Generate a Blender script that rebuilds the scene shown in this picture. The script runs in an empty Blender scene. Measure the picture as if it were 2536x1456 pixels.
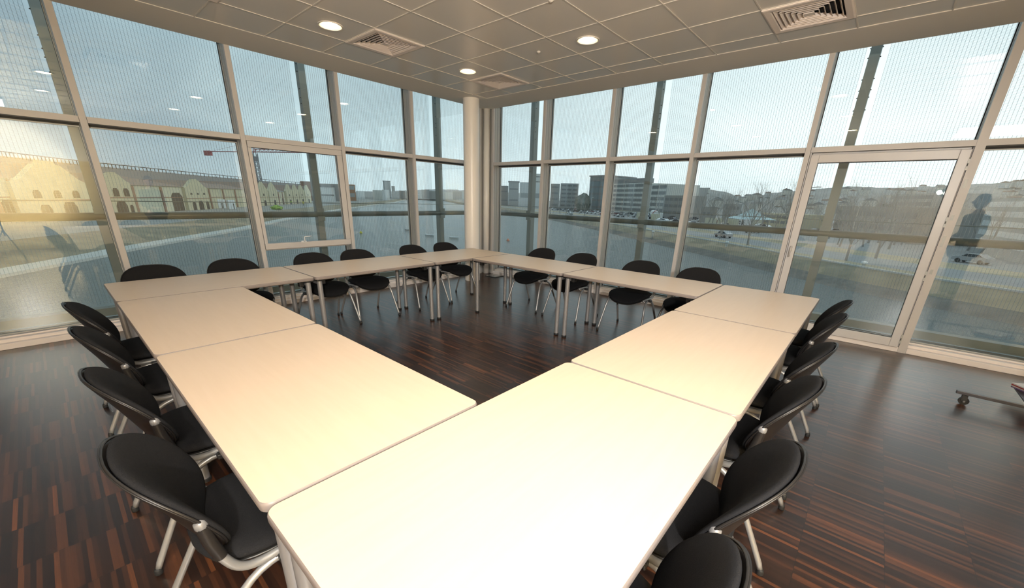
import bpy, math, random
from mathutils import Vector, Matrix
random.seed(7)
S = bpy.context.scene
C = S.collection
PI = math.pi

# ------------------------------------------------------------------ camera
CAM = Vector((-5.9914, -6.0013, 1.5145))
YAW, PITCH, ROLL, FPX, SY = 0.7156, -0.3451, 0.0283, 979.30, 114.26
fw = Vector((math.cos(PITCH)*math.cos(YAW), math.cos(PITCH)*math.sin(YAW), math.sin(PITCH)))
rt0 = Vector((math.sin(YAW), -math.cos(YAW), 0)); up0 = rt0.cross(fw)
rt = rt0*math.cos(ROLL) + up0*math.sin(ROLL)
up = up0*math.cos(ROLL) - rt0*math.sin(ROLL)
cd = bpy.data.cameras.new('camera'); co = bpy.data.objects.new('camera', cd); C.objects.link(co)
cd.sensor_width = 36; cd.lens = FPX/2536*36; cd.shift_y = SY/2536
cd.clip_start = 0.05; cd.clip_end = 6000
m = Matrix((rt, up, -fw)).transposed().to_4x4(); m.translation = CAM
co.matrix_world = m; S.camera = co

# ------------------------------------------------------------------ view, sky
S.view_settings.view_transform = 'Standard'; S.view_settings.look = 'None'
S.view_settings.exposure = 0.0; S.view_settings.gamma = 1.0
S.view_settings.use_curve_mapping = False
S.cycles.max_bounces = 10; S.cycles.transparent_max_bounces = 24
S.cycles.caustics_reflective = False; S.cycles.caustics_refractive = False

W = bpy.data.worlds.new('overcast_sky'); S.world = W; W.use_nodes = True
nt = W.node_tree; nt.nodes.clear()
def N(t, k, **kw):
    n = t.nodes.new(k)
    for a, b in kw.items(): setattr(n, a, b)
    return n
tc = N(nt, 'ShaderNodeTexCoord'); sep = N(nt, 'ShaderNodeSeparateXYZ'); nt.links.new(tc.outputs['Generated'], sep.inputs[0])
mp = N(nt, 'ShaderNodeMapping'); mp.inputs['Scale'].default_value = (1, 1, 2.6); nt.links.new(tc.outputs['Generated'], mp.inputs[0])
nz = N(nt, 'ShaderNodeTexNoise'); nz.inputs['Scale'].default_value = 2.3; nz.inputs['Detail'].default_value = 5; nz.inputs['Distortion'].default_value = .4
nt.links.new(mp.outputs[0], nz.inputs['Vector'])
# azimuth factor: brighter toward +x -y (the right hand windows)
ax = N(nt, 'ShaderNodeVectorMath', operation='DOT_PRODUCT'); nt.links.new(tc.outputs['Generated'], ax.inputs[0]); ax.inputs[1].default_value = (.92, -.27, -.32)
mr = N(nt, 'ShaderNodeMapRange'); mr.inputs[1].default_value = -.38; mr.inputs[2].default_value = .95; nt.links.new(ax.outputs['Value'], mr.inputs[0])
ad = N(nt, 'ShaderNodeMath', operation='MULTIPLY_ADD'); nt.links.new(nz.outputs['Fac'], ad.inputs[0]); ad.inputs[1].default_value = .8; 
ad2 = N(nt, 'ShaderNodeMath', operation='ADD'); nt.links.new(mr.outputs[0], ad.inputs[2]); nt.links.new(ad.outputs[0], ad2.inputs[0]); ad2.inputs[1].default_value = -.40
cr = N(nt, 'ShaderNodeValToRGB'); nt.links.new(ad2.outputs[0], cr.inputs[0])
cr.color_ramp.elements[0].position = 0.0; cr.color_ramp.elements[0].color = (.24, .33, .38, 1)
e = cr.color_ramp.elements.new(.40); e.color = (.47, .60, .64, 1)
cr.color_ramp.elements[2].position = 1.0; cr.color_ramp.elements[2].color = (.84, .95, .975, 1)
bg = N(nt, 'ShaderNodeBackground'); bg.inputs[1].default_value = 1.52; nt.links.new(cr.outputs[0], bg.inputs[0])
wo = N(nt, 'ShaderNodeOutputWorld'); nt.links.new(bg.outputs[0], wo.inputs[0])

# large added light: ceiling panel behind the photographer, in place of bounced flash
def area(name, loc, rot, sx, sy, power, col):
    l = bpy.data.lights.new(name, 'AREA'); l.shape = 'RECTANGLE'; l.size = sx; l.size_y = sy; l.energy = power; l.color = col
    o = bpy.data.objects.new(name, l); C.objects.link(o); o.location = loc; o.rotation_euler = rot
    return o
PANEL_POWER = 280
SPOT_POWER = 23

# ------------------------------------------------------------------ materials
def mat(name, col, rough=.5, metal=0, spec=.5, noise=None, bump=None, coat=0, emit=None):
    """noise = (scale, amount, other colour, stretch vector)"""
    m = bpy.data.materials.new(name); m.use_nodes = True; t = m.node_tree
    b = t.nodes['Principled BSDF']
    b.inputs['Base Color'].default_value = (*col, 1); b.inputs['Roughness'].default_value = rough
    b.inputs['Metallic'].default_value = metal; b.inputs['Specular IOR Level'].default_value = spec
    b.inputs['Coat Weight'].default_value = coat
    if emit:
        b.inputs['Emission Color'].default_value = (*emit[0], 1); b.inputs['Emission Strength'].default_value = emit[1]
    if noise:
        sc, lo, col2, st = noise
        g = N(t, 'ShaderNodeNewGeometry'); mpn = N(t, 'ShaderNodeMapping'); mpn.inputs['Scale'].default_value = st
        tcn = N(t, 'ShaderNodeTexCoord'); t.links.new(tcn.outputs['Object'], mpn.inputs[0])
        n = N(t, 'ShaderNodeTexNoise'); n.inputs['Scale'].default_value = sc; n.inputs['Detail'].default_value = 6
        t.links.new(mpn.outputs[0], n.inputs['Vector'])
        r = N(t, 'ShaderNodeMapRange'); r.inputs[1].default_value = .35; r.inputs[2].default_value = .65; r.inputs[4].default_value = lo
        t.links.new(n.outputs['Fac'], r.inputs[0])
        mx = N(t, 'ShaderNodeMix', data_type='RGBA'); mx.inputs[6].default_value = (*col, 1); mx.inputs[7].default_value = (*col2, 1)
        t.links.new(r.outputs[0], mx.inputs[0]); t.links.new(mx.outputs[2], b.inputs['Base Color'])
        if bump:
            bp = N(t, 'ShaderNodeBump'); bp.inputs['Strength'].default_value = bump; bp.inputs['Distance'].default_value = .01
            t.links.new(n.outputs['Fac'], bp.inputs['Height']); t.links.new(bp.outputs[0], b.inputs['Normal'])
    return m

M = {}
M['laminate'] = mat('birch_laminate', (.79, .655, .50), .42, noise=(7, .35, (.70, .56, .41), (1, 1, 1)))
M['laminate_x'] = mat('birch_laminate_grain_x', (.565, .45, .34), .38, spec=.4, noise=(9, .5, (.535, .42, .31), (.35, 5, 1)))
M['laminate_y'] = mat('birch_laminate_grain_y', (.565, .45, .34), .38, spec=.4, noise=(9, .5, (.535, .42, .31), (5, .35, 1)))
M['edging'] = mat('taupe_edging', (.19, .16, .145), .45)
M['silver'] = mat('silver_powder_coat', (.27, .262, .262), .38, metal=.45)
M['tube'] = mat('silver_tube', (.29, .288, .285), .36, metal=.45)
M['fabric'] = mat('black_fabric', (.008, .008, .009), .95, spec=.16, noise=(420, .8, (.014, .014, .0155), (1, 1, 1)), bump=.2)
M['plastic'] = mat('black_plastic', (.014, .013, .012), .42)
M['shell'] = mat('back_shell_plastic', (.014, .0125, .012), .38, spec=.4)
M['rubber'] = mat('black_rubber', (.008, .008, .008), .7)
M['cap'] = mat('grey_cap', (.17, .17, .175), .4, metal=.3)
M['frame'] = mat('window_frame_paint', (.53, .505, .485), .38, spec=.4)
M['frame_side'] = mat('window_frame_anodised', (.38, .38, .36), .45, metal=.2)
M['gasket'] = mat('black_gasket', (.02, .02, .02), .6)
M['curb'] = mat('curb_paint', (.80, .73, .69), .4)
M['door'] = mat('door_frame_paint', (.56, .545, .54), .33)
M['column'] = mat('column_paint', (.90, .84, .77), .34, spec=.5)
M['margin'] = mat('plaster_margin', (.84, .79, .72), .8)
M['tile'] = mat('metal_ceiling_tile', (.75, .705, .64), .24, spec=.5, noise=(900, .5, (.72, .675, .61), (1, 1, 1)))
M['tbar'] = mat('ceiling_bar', (.74, .69, .62), .5)
M['vent'] = mat('vent_paint', (.86, .76, .69), .45)
M['void'] = mat('duct_black', (.012, .010, .009), .9)
M['post'] = mat('exterior_steel_green_grey', (.24, .26, .24), .5, metal=.1)
M['rail'] = mat('railing_olive_grey', (.12, .125, .098), .42)
M['ledge'] = mat('ledge_steel', (.24, .25, .21), .5)
M['grate'] = mat('walkway_grating', (.10, .11, .10), .6)
M['wire'] = mat('screen_wire', (.24, .28, .31), .4, metal=.3)
M['wall'] = mat('cream_wall', (.78, .72, .62), .7)
M['wood_wall'] = mat('light_wood_panelling', (.72, .54, .26), .4, noise=(3, .6, (.62, .44, .2), (1, 1, .2)))
M['trolley'] = mat('graphite_steel', (.06, .06, .07), .4, metal=.4)
M['white'] = mat('white_plastic', (.8, .8, .8), .4)
M['lampglow'] = mat('lamp_glow', (1, .9, .7), .4, emit=((1.0, .84, .55), 22.0))
M['reflector'] = mat('lamp_reflector', (.95, .86, .66), .18, metal=.6, emit=((1.0, .74, .36), 2.2))
M['panelglow'] = mat('panel_glow', (1, 1, 1), .5, emit=((1.0, .95, .88), 5.0))

def glass_mat():
    m = bpy.data.materials.new('window_glass'); m.use_nodes = True; t = m.node_tree; t.nodes.clear()
    o = N(t, 'ShaderNodeOutputMaterial'); mx = N(t, 'ShaderNodeMixShader'); tr = N(t, 'ShaderNodeBsdfTransparent'); gl = N(t, 'ShaderNodeBsdfGlossy')
    tr.inputs[0].default_value = (.955, .972, .967, 1); gl.inputs['Roughness'].default_value = 0.0; gl.inputs[0].default_value = (1, 1, 1, 1)
    g = N(t, 'ShaderNodeNewGeometry'); dt = N(t, 'ShaderNodeVectorMath', operation='DOT_PRODUCT'); t.links.new(g.outputs['Incoming'], dt.inputs[0]); t.links.new(g.outputs['True Normal'], dt.inputs[1])
    ab = N(t, 'ShaderNodeMath', operation='ABSOLUTE'); t.links.new(dt.outputs['Value'], ab.inputs[0])
    om = N(t, 'ShaderNodeMath', operation='SUBTRACT'); om.inputs[0].default_value = 1; t.links.new(ab.outputs[0], om.inputs[1])
    pw = N(t, 'ShaderNodeMath', operation='POWER'); t.links.new(om.outputs[0], pw.inputs[0]); pw.inputs[1].default_value = 5
    fr = N(t, 'ShaderNodeMath', operation='MULTIPLY_ADD'); t.links.new(pw.outputs[0], fr.inputs[0]); fr.inputs[1].default_value = .9; fr.inputs[2].default_value = .055
    t.links.new(fr.outputs[0], mx.inputs[0]); t.links.new(tr.outputs[0], mx.inputs[1]); t.links.new(gl.outputs[0], mx.inputs[2]); t.links.new(mx.outputs[0], o.inputs[0])
    return m
M['glass'] = glass_mat()

def floor_mat():
    m = bpy.data.materials.new('wenge_strip_parquet'); m.use_nodes = True; t = m.node_tree; b = t.nodes['Principled BSDF']; L = t.links
    tcn = N(t, 'ShaderNodeTexCoord'); sp = N(t, 'ShaderNodeSeparateXYZ'); L.new(tcn.outputs['Object'], sp.inputs[0])
    def mth(op, a, b_=None, c=None):
        n = N(t, 'ShaderNodeMath', operation=op)
        for i, v in enumerate((a, b_, c)):
            if v is None: continue
            if isinstance(v, (int, float)): n.inputs[i].default_value = v
            else: L.new(v, n.inputs[i])
        return n.outputs[0]
    row = mth('FLOOR', mth('DIVIDE', sp.outputs[1], .305))          # strips run along y, 305 mm rows
    strip = mth('FLOOR', mth('DIVIDE', mth('ADD', sp.outputs[0], mth('MULTIPLY', row, .0043)), .0165))
    cb = N(t, 'ShaderNodeCombineXYZ'); L.new(strip, cb.inputs[0]); L.new(row, cb.inputs[1])
    wn = N(t, 'ShaderNodeTexWhiteNoise', noise_dimensions='2D'); L.new(cb.outputs[0], wn.inputs['Vector'])
    # broad block tone
    blk = mth('FLOOR', mth('DIVIDE', sp.outputs[0], .30)); cb2 = N(t, 'ShaderNodeCombineXYZ'); L.new(blk, cb2.inputs[0]); L.new(row, cb2.inputs[1])
    wn2 = N(t, 'ShaderNodeTexWhiteNoise', noise_dimensions='2D'); L.new(cb2.outputs[0], wn2.inputs['Vector'])
    grain = N(t, 'ShaderNodeTexNoise'); mpn = N(t, 'ShaderNodeMapping'); mpn.inputs['Scale'].default_value = (260, 7, 1)
    L.new(tcn.outputs['Object'], mpn.inputs[0]); L.new(mpn.outputs[0], grain.inputs['Vector']); grain.inputs['Scale'].default_value = 1; grain.inputs['Detail'].default_value = 3
    v = mth('ADD', mth('MULTIPLY', mth('POWER', wn.outputs['Value'], 1.7), .74), mth('MULTIPLY', wn2.outputs['Value'], .16))
    v = mth('ADD', v, mth('MULTIPLY', mth('SUBTRACT', grain.outputs['Fac'], .5), .35))
    r = N(t, 'ShaderNodeValToRGB'); L.new(v, r.inputs[0]); el = r.color_ramp.elements
    el[0].position = .0; el[0].color = (.013, .0068, .0052, 1)
    el[1].position = 1.0; el[1].color = (.21, .062, .016, 1)
    for p, c in ((.30, (.024, .0105, .0066)), (.55, (.048, .018, .0092)), (.76, (.074, .027, .012)), (.90, (.125, .041, .0145))):
        q = el.new(p); q.color = (*c, 1)
    # joint lines between rows
    fy = mth('FRACT', mth('DIVIDE', sp.outputs[1], .305)); jl = mth('LESS_THAN', fy, .006)
    mx = N(t, 'ShaderNodeMix', data_type='RGBA'); L.new(jl, mx.inputs[0]); L.new(r.outputs[0], mx.inputs[6]); mx.inputs[7].default_value = (.006, .005, .005, 1)
    L.new(mx.outputs[2], b.inputs['Base Color'])
    b.inputs['Roughness'].default_value = .27; b.inputs['Specular IOR Level'].default_value = .68
    sn = N(t, 'ShaderNodeTexNoise'); sn.inputs['Scale'].default_value = 1.2; sn.inputs['Detail'].default_value = 3; L.new(tcn.outputs['Object'], sn.inputs['Vector'])
    rr = N(t, 'ShaderNodeMapRange'); rr.inputs[3].default_value = .25; rr.inputs[4].default_value = .34; L.new(sn.outputs['Fac'], rr.inputs[0]); L.new(rr.outputs[0], b.inputs['Roughness'])
    bp = N(t, 'ShaderNodeBump'); bp.inputs['Strength'].default_value = .05; bp.inputs['Distance'].default_value = .001
    L.new(wn.outputs['Value'], bp.inputs['Height']); L.new(bp.outputs[0], b.inputs['Normal'])
    return m
M['floor'] = floor_mat()

# ------------------------------------------------------------------ mesh helpers
class MB:
    def __init__(s): s.v = []; s.f = []; s.mi = []
    def _add(s, vs, fs, mi=0):
        o = len(s.v); s.v += [tuple(v) for v in vs]; s.f += [[i+o for i in f] for f in fs]; s.mi += [mi]*len(fs)
    def box(s, x0, x1, y0, y1, z0, z1, mi=0):
        vs = [(x, y, z) for z in (z0, z1) for y in (y0, y1) for x in (x0, x1)]
        s._add(vs, [[0, 2, 3, 1], [4, 5, 7, 6], [0, 1, 5, 4], [2, 6, 7, 3], [0, 4, 6, 2], [1, 3, 7, 5]], mi); return s
    def obox(s, c, u, hu, hv, z0, z1, mi=0):
        """box with centre c (x,y), unit direction u, half length hu along u and hv across"""
        w = (-u[1], u[0]); vs = []
        for z in (z0, z1):
            for b in (-1, 1):
                for a in (-1, 1): vs.append((c[0]+u[0]*hu*a+w[0]*hv*b, c[1]+u[1]*hu*a+w[1]*hv*b, z))
        s._add(vs, [[0, 2, 3, 1], [4, 5, 7, 6], [0, 1, 5, 4], [2, 6, 7, 3], [0, 4, 6, 2], [1, 3, 7, 5]], mi); return s
    def prism(s, pts, z0, z1, mi=0):
        n = len(pts); vs = [(x, y, z0) for x, y in pts]+[(x, y, z1) for x, y in pts]
        fs = [list(range(n))[::-1], [n+i for i in range(n)]]+[[i, (i+1) % n, n+(i+1) % n, n+i] for i in range(n)]
        s._add(vs, fs, mi); return s
    def vprism(s, prof, P, u, d, z0, mi=0):
        """profile prof [(a,h)] in the vertical plane through P along u, pushed d along the normal"""
        w = (-u[1], u[0]); n = len(prof)
        vs = [(P[0]+u[0]*a, P[1]+u[1]*a, z0+h) for a, h in prof]+[(P[0]+u[0]*a+w[0]*d, P[1]+u[1]*a+w[1]*d, z0+h) for a, h in prof]
        fs = [list(range(n)), [n+i for i in range(n)][::-1]]+[[i, n+i, n+(i+1) % n, (i+1) % n] for i in range(n)]
        s._add(vs, fs, mi); return s
    def tube(s, path, r, seg=10, mi=0, caps=True, sx=1.0):
        P = [Vector(p) for p in path]; n = len(P); rs = r if isinstance(r, (list, tuple)) else [r]*n; o = len(s.v); ref = None
        for i, p in enumerate(P):
            t = (P[min(i+1, n-1)]-P[max(i-1, 0)]).normalized()
            if ref is None: ref = Vector((1, 0, 0)) if abs(t.x) < .9 else Vector((0, 1, 0))
            a = (ref-t*ref.dot(t)).normalized(); b = t.cross(a); ref = a
            for k in range(seg):
                an = 2*PI*k/seg; q = p+a*math.cos(an)*rs[i]*sx+b*math.sin(an)*rs[i]; s.v.append(tuple(q))
        for i in range(n-1):
            for k in range(seg):
                k2 = (k+1) % seg; s.f.append([o+i*seg+k, o+i*seg+k2, o+(i+1)*seg+k2, o+(i+1)*seg+k]); s.mi.append(mi)
        if caps:
            s.f.append([o+k for k in range(seg)][::-1]); s.f.append([o+(n-1)*seg+k for k in range(seg)]); s.mi += [mi, mi]
        return s
    def lathe(s, prof, c, seg=24, mi=0, cap=False):
        o = len(s.v); n = len(prof)
        for r, z in prof:
            for k in range(seg):
                a = 2*PI*k/seg; s.v.append((c[0]+r*math.cos(a), c[1]+r*math.sin(a), c[2]+z))
        for i in range(n-1):
            for k in range(seg):
                k2 = (k+1) % seg; s.f.append([o+i*seg+k, o+i*seg+k2, o+(i+1)*seg+k2, o+(i+1)*seg+k]); s.mi.append(mi)
        if cap:
            s.f.append([o+k for k in range(seg)][::-1]); s.f.append([o+(n-1)*seg+k for k in range(seg)]); s.mi += [mi, mi]
        return s
    def build(s, name, mats, parent=None, smooth=False, bevel=0, loc=None):
        me = bpy.data.meshes.new(name); me.from_pydata(s.v, [], s.f)
        if not isinstance(mats, (list, tuple)): mats = [mats]
        for m_ in mats: me.materials.append(m_)
        if len(mats) > 1: me.polygons.foreach_set('material_index', s.mi)
        if smooth: me.polygons.foreach_set('use_smooth', [True]*len(s.f))
        me.update()
        o = bpy.data.objects.new(name, me); C.objects.link(o)
        if smooth == 'auto' or (smooth and not isinstance(smooth, bool)):
            pass
        if bevel:
            b = o.modifiers.new('bevel', 'BEVEL'); b.width = bevel; b.segments = 2; b.limit_method = 'ANGLE'
        if parent: o.parent = parent
        if loc: o.location = loc
        return o
def edge_split(o, ang=35):
    me = o.data
    try: me.set_sharp_from_angle(angle=math.radians(ang))
    except Exception: pass
    return o
def tag(o, label=None, cat=None, group=None, kind=None):
    if label: o['label'] = label
    if cat: o['category'] = cat
    if group: o['group'] = group
    if kind: o['kind'] = kind
    return o
def thing(name, loc, label=None, cat=None, group=None, rz=0, kind=None):
    o = bpy.data.objects.new(name, None); o.empty_display_size = .1; C.objects.link(o); o.location = loc; o.rotation_euler = (0, 0, rz)
    return tag(o, label, cat, group, kind)
def struct(name, mb, m, smooth=False, bevel=0, label=None, cat=None):
    o = mb.build(name, m, None, smooth, bevel); return tag(o, label, cat, kind='structure')
def copy_tree(o, parent=None):
    c = o.copy(); C.objects.link(c); c.parent = parent
    for ch in list(o.children): copy_tree(ch, c)
    return c
def arc(c, r, a0, a1, n, f):
    return [f(c[0]+r*math.cos(a0+(a1-a0)*i/n), c[1]+r*math.sin(a0+(a1-a0)*i/n)) for i in range(n+1)]

ZC = 3.06            # ceiling
XL, YB = -9.6, -9.2  # far ends of the room

# ------------------------------------------------------------------ floor, ceiling
tag(MB().box(XL, .22, YB, .22, -.12, 0).build('floor', M['floor']), 'dark wenge strip parquet floor with orange streaks', 'floor', kind='structure')
IN = .64
b = MB()
b.box(XL, -.0, -IN, -.0, ZC, ZC+.3); b.box(-IN, -.0, YB, -IN, ZC, ZC+.3); b.box(XL, .27, 0, .27, ZC+.24, ZC+.3); b.box(0, .27, YB, 0, ZC+.24, ZC+.3); b.box(XL, -IN, YB, YB+.5, ZC, ZC+.3); b.box(XL, XL+.5, YB+.5, -IN, ZC, ZC+.3)
ceil = struct('ceiling', b, M['margin'], label='suspended ceiling with plain margin along the windows and square metal tiles', cat='ceiling')
TX = [-.945-.6075*k for k in range(14)]; TY = [-1.205-.605*k for k in range(13)]
tl = MB()
xs = sorted([-IN]+TX+[XL+.5]); ys = sorted([-IN]+TY+[YB+.5])
xs = [x for x in xs if x >= XL+.5]; ys = [y for y in ys if y >= YB+.5]
HOLES = [(-4.84, -1.5075), (-3.0725, -1.5075), (-1.2488, -1.5075), (-1.2488, -5.1375)]   # vent centres
g = .003
for i in range(len(xs)-1):
    for j in range(len(ys)-1):
        cx, cy = (xs[i]+xs[i+1])/2, (ys[j]+ys[j+1])/2
        if any(abs(cx-h[0]) < .3 and abs(cy-h[1]) < .3 for h in HOLES): continue
        tl.box(xs[i]+g, xs[i+1]-g, ys[j]+g, ys[j+1]-g, ZC+.006, ZC+.03)
tiles = tl.build('tile_field', M['tile'], ceil)
tb = MB()
for x in xs: tb.box(x-.0055, x+.0055, YB+.5, -IN, ZC+.001, ZC+.0055)
for y in ys: tb.box(XL+.5, -IN, y-.0055, y+.0055, ZC+.0005, ZC+.005)
tb.box(XL+.5, -IN, YB+.5, -IN, ZC+.2, ZC+.21)
tb.build('grid_bars', M['tbar'], ceil)

# ------------------------------------------------------------------ walls behind the photographer (seen only in reflections)
struct('wall_back', MB().box(XL-.1, .14, YB-.15, YB, 0, ZC+.3), M['wall'])
wp = MB().box(XL+.1, -.9, YB, YB+.03, .0, 2.1)
wp.build('trim_1', M['wood_wall']); bpy.data.objects['trim_1']['kind'] = 'structure'
struct('wall_side', MB().box(XL-.15, XL, YB, .14, 0, ZC+.3), M['wall'])

# ------------------------------------------------------------------ windows
ML = [-9.5, -8.17, -6.85, -5.52, -4.168, -2.905, -1.685, -.16]
MR = [-9.12, -7.87, -6.56, -5.213, -3.915, -2.65, -1.372, -.16]
def swap(mb):   # mirror x and y so that the right hand wall reuses the left hand shapes
    mb.v = [(y, x, z) for x, y, z in mb.v]; mb.f = [f[::-1] for f in mb.f]; return mb
def mullion(c, side, w=.0255):
    b = MB()
    b.box(c-w, c+w, 0, .036, 0, ZC+.235, 0)
    b.box(c-w+.004, c+w-.004, .036, .042, 0, ZC+.235, 2)
    b.box(c-w, c+w, .042, .100, 0, ZC+.235, 1)
    b.box(c-w+.004, c+w-.004, .100, .105, 0, ZC+.235, 2)
    b.box(c-w-.002, c+w+.002, .105, .184, 0, ZC+.235, 1)
    b.box(c-w-.010, c+w+.010, .184, .196, 0, ZC+.235, 2)
    b.box(c-w, c+w, .196, .240, 0, ZC+.235, 1)
    return swap(b) if side else b
tn = 2
for side, arr in ((0, ML), (1, MR)):
    for c in arr:
        o = mullion(c, side, .034 if (side and abs(c+6.56) < .01) else .0255).build('trim_%d' % tn, [M['frame'], M['frame_side'], M['gasket']])
        tag(o, kind='structure'); tn += 1
        if side and abs(c+6.56) < .01:   # latch plates on the door post
            for z0, z1 in ((1.72, 1.80), (1.42, 1.47), (1.16, 1.27), (.88, .93)):
                MB().box(-.0015, .001, c-.004, c+.018, z0, z1).build('strike_plate', M['frame_side'], o)
ZT0, ZT1 = 2.093, 2.148
def bead(b, x0, x1, z0, z1, w=.022, y0=.085, y1=.118, mi=0):
    b.box(x0, x1, y0, y1, z0, z0+w, mi); b.box(x0, x1, y0, y1, z1-w, z1, mi)
    b.box(x0, x0+w*.5, y0, y1, z0+w, z1-w, mi); b.box(x1-w*.5, x1, y0, y1, z0+w, z1-w, mi)
wn = 1
for side, arr in ((0, ML), (1, MR)):
    for i in range(len(arr)-1):
        x0, x1 = arr[i]+.0285, arr[i+1]-.0285
        if side and abs(arr[i]+6.56) < .01: x0 += .006
        if side and abs(arr[i+1]+6.56) < .01: x1 -= .006
        f = (lambda m_: swap(m_)) if side else (lambda m_: m_)
        is_door = side and abs(arr[i]+6.56) < .01; is_sash = (not side) and abs(arr[i]+4.168) < .01
        cx = (x0+x1)/2
        w = thing(('door_1' if is_door else 'window_%d' % wn), (0, 0, 0), kind='structure')
        if is_door: tag(w, 'full height glazed balcony door in pale pink grey frame', 'door')
        else: wn += 1
        f(MB().box(x0, x1, .004, .150, ZT0, ZT1).box(x0, x1, .155, .20, ZT0+.004, ZT1-.004)).build('transom', M['frame'], w)
        gk = MB().box(x0, x1, .152, .196, ZT0-.018, ZT0+.003).box(x0, x1, .152, .196, ZT1-.003, ZT1+.006)
        f(gk).build('gasket', M['gasket'], w)
        f(MB().box(x0, x1, .174, .190, ZT1+.007, ZC+.235)).build('upper_pane', M['glass'], w)
        if is_door:
            D = .075; y0, y1 = -.028, .05
            zz0, zz1 = .060, 2.066; a0, a1 = x0+.012, x1-.02
            b = MB()
            b.box(a0, a0+D, y0, y1, zz0, zz1); b.box(a1-D, a1, y0, y1, zz0, zz1)
            b.box(a0+D, a1-D, y0, y1, zz1-D-.01, zz1); b.box(a0+D, a1-D, y0, y1, zz0, zz0+D+.02)
            b.box(x0, a0-.004, .02, .19, 0.06, ZT0-.002); b.box(a1+.004, x1, .005, .19, .06, ZT0-.002); b.box(a0, a1, .055, .19, ZT0-.022, ZT0-.002)
            f(b).build('door_frame', M['door'], w, bevel=.006)
            f(MB().box(a0+D, a1-D, .006, .024, zz0+D+.02, zz1-D-.01)).build('pane', M['glass'], w)
            gb = MB(); bead(gb, a0+D, a1-D, zz0+D+.02, zz1-D-.01, .007, -.002, .004); f(gb).build('pane_gasket', M['gasket'], w)
            # handle on the stile away from the hinges
            hx = a1-.036
            h = f(MB().box(hx-.012, hx+.012, y0-.012, y0, .99, 1.06)); hb = h.build('handle', M['frame'], w, bevel=.003)
            f(MB().tube([(hx, y0-.01, 1.045), (hx, y0-.04, 1.045), (hx, y0-.048, 1.03), (hx, y0-.048, .93)], .008)).build('lever', M['frame'], hb, smooth=True)
            for hz in (1.93, 1.40, .86, .16):
                hb = f(MB().box(a0-.012, a0+.004, y0-.006, y0+.012, hz-.05, hz+.05)).build('hinge', M['frame_side'], w)
                f(MB().box(a0-.006, a0+.001, y0-.012, y0-.004, hz-.015, hz+.01)).build('hinge_pin', M['gasket'], hb)
            f(MB().box(x0, x1, .0, .20, 0, .058)).build('threshold', M['curb'], w, bevel=.004)
        elif is_sash:
            zz0, zz1 = .775, 2.090; D = .072; y0, y1 = -.006, .07
            b = MB(); a0, a1 = x0+.006, x1-.006
            b.box(a0, a0+D*.55, y0+.012, y1, zz0+D+.006, zz1-D); b.box(a1-D, a1, y0+.004, y1, zz0+D+.006, zz1-D); b.box(a0, a1, y0+.004, y1, zz1-D, zz1); b.box(a0, a1, y0+.004, y1, zz0, zz0+D+.006)
            f(b).build('sash_frame', M['frame'], w, bevel=.004)
            f(MB().box(a0+D*.55, a1-D, .03, .046, zz0+D, zz1-D)).build('sash_pane', M['glass'], w)
            gb = MB(); bead(gb, a0+D*.55, a1-D, zz0+D, zz1-D, .006, .022, .028); f(gb).build('pane_gasket', M['gasket'], w)
            f(MB().box(x0, x1, .072, .196, .755, .80)).build('lower_transom', M['frame'], w)
            f(MB().box(x0, x0+.012, .072, .19, .80, ZT0).box(x1-.012, x1, .072, .19, .80, ZT0)).build('reveal', M['frame_side'], w)
            hx = -3.64
            hb = MB().box(hx-.035, hx+.035, -.012, -.002, .845, .868).build('handle', M['white'], w, bevel=.002)
            MB().tube([(hx, -.01, .86), (hx, -.045, .862), (hx-.002, -.05, .90), (hx+.002, -.05, .925), (hx+.09, -.052, .93)], .007).build('lever', M['white'], hb, smooth=True)
            f(MB().box(x0, x1, .174, .190, .107, .76)).build('lower_pane', M['glass'], w)
        else:
            f(MB().box(x0, x1, .174, .190, .107, ZT0-.019)).build('lower_pane', M['glass'], w)
        if not is_door:
            gb = MB(); bead(gb, x0, x1, .106, ZT0-.018, .012, .160, .172); bead(gb, x0, x1, ZT1+.006, ZC+.23, .010, .160, .172)
            f(gb).build('glazing_bead', M['frame_side'], w)
            b = MB(); b.box(x0, x1, .0, .06, 0, .058); b.box(x0, x1, .06, .20, 0, .088); b.box(x0, x1, .12, .16, .088, .104)
            f(b).build('sill_curb', M['curb'], w, bevel=.004)
# corner post of the window wall
cp = MB().tube([(-.045, -.045, 0), (-.045, -.045, ZC)], .062, 24)
struct('trim_40', cp, M['column'], smooth=True)
cb_ = MB().box(-.132, -.02, .03, .19, 0, ZC+.235).box(.03, .19, -.132, -.02, 0, ZC+.235).box(.02, .20, .02, .20, 0, ZC+.235)
struct('trim_41', cb_, M['frame_side'])

# ------------------------------------------------------------------ column
col = MB().lathe([(.139, 0), (.139, ZC)], (-.775, -.405, 0), 48, cap=True).build('column', M['column'], smooth=True); edge_split(col)
tag(col, 'round cream painted structural column standing near the window corner', 'column')

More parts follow.
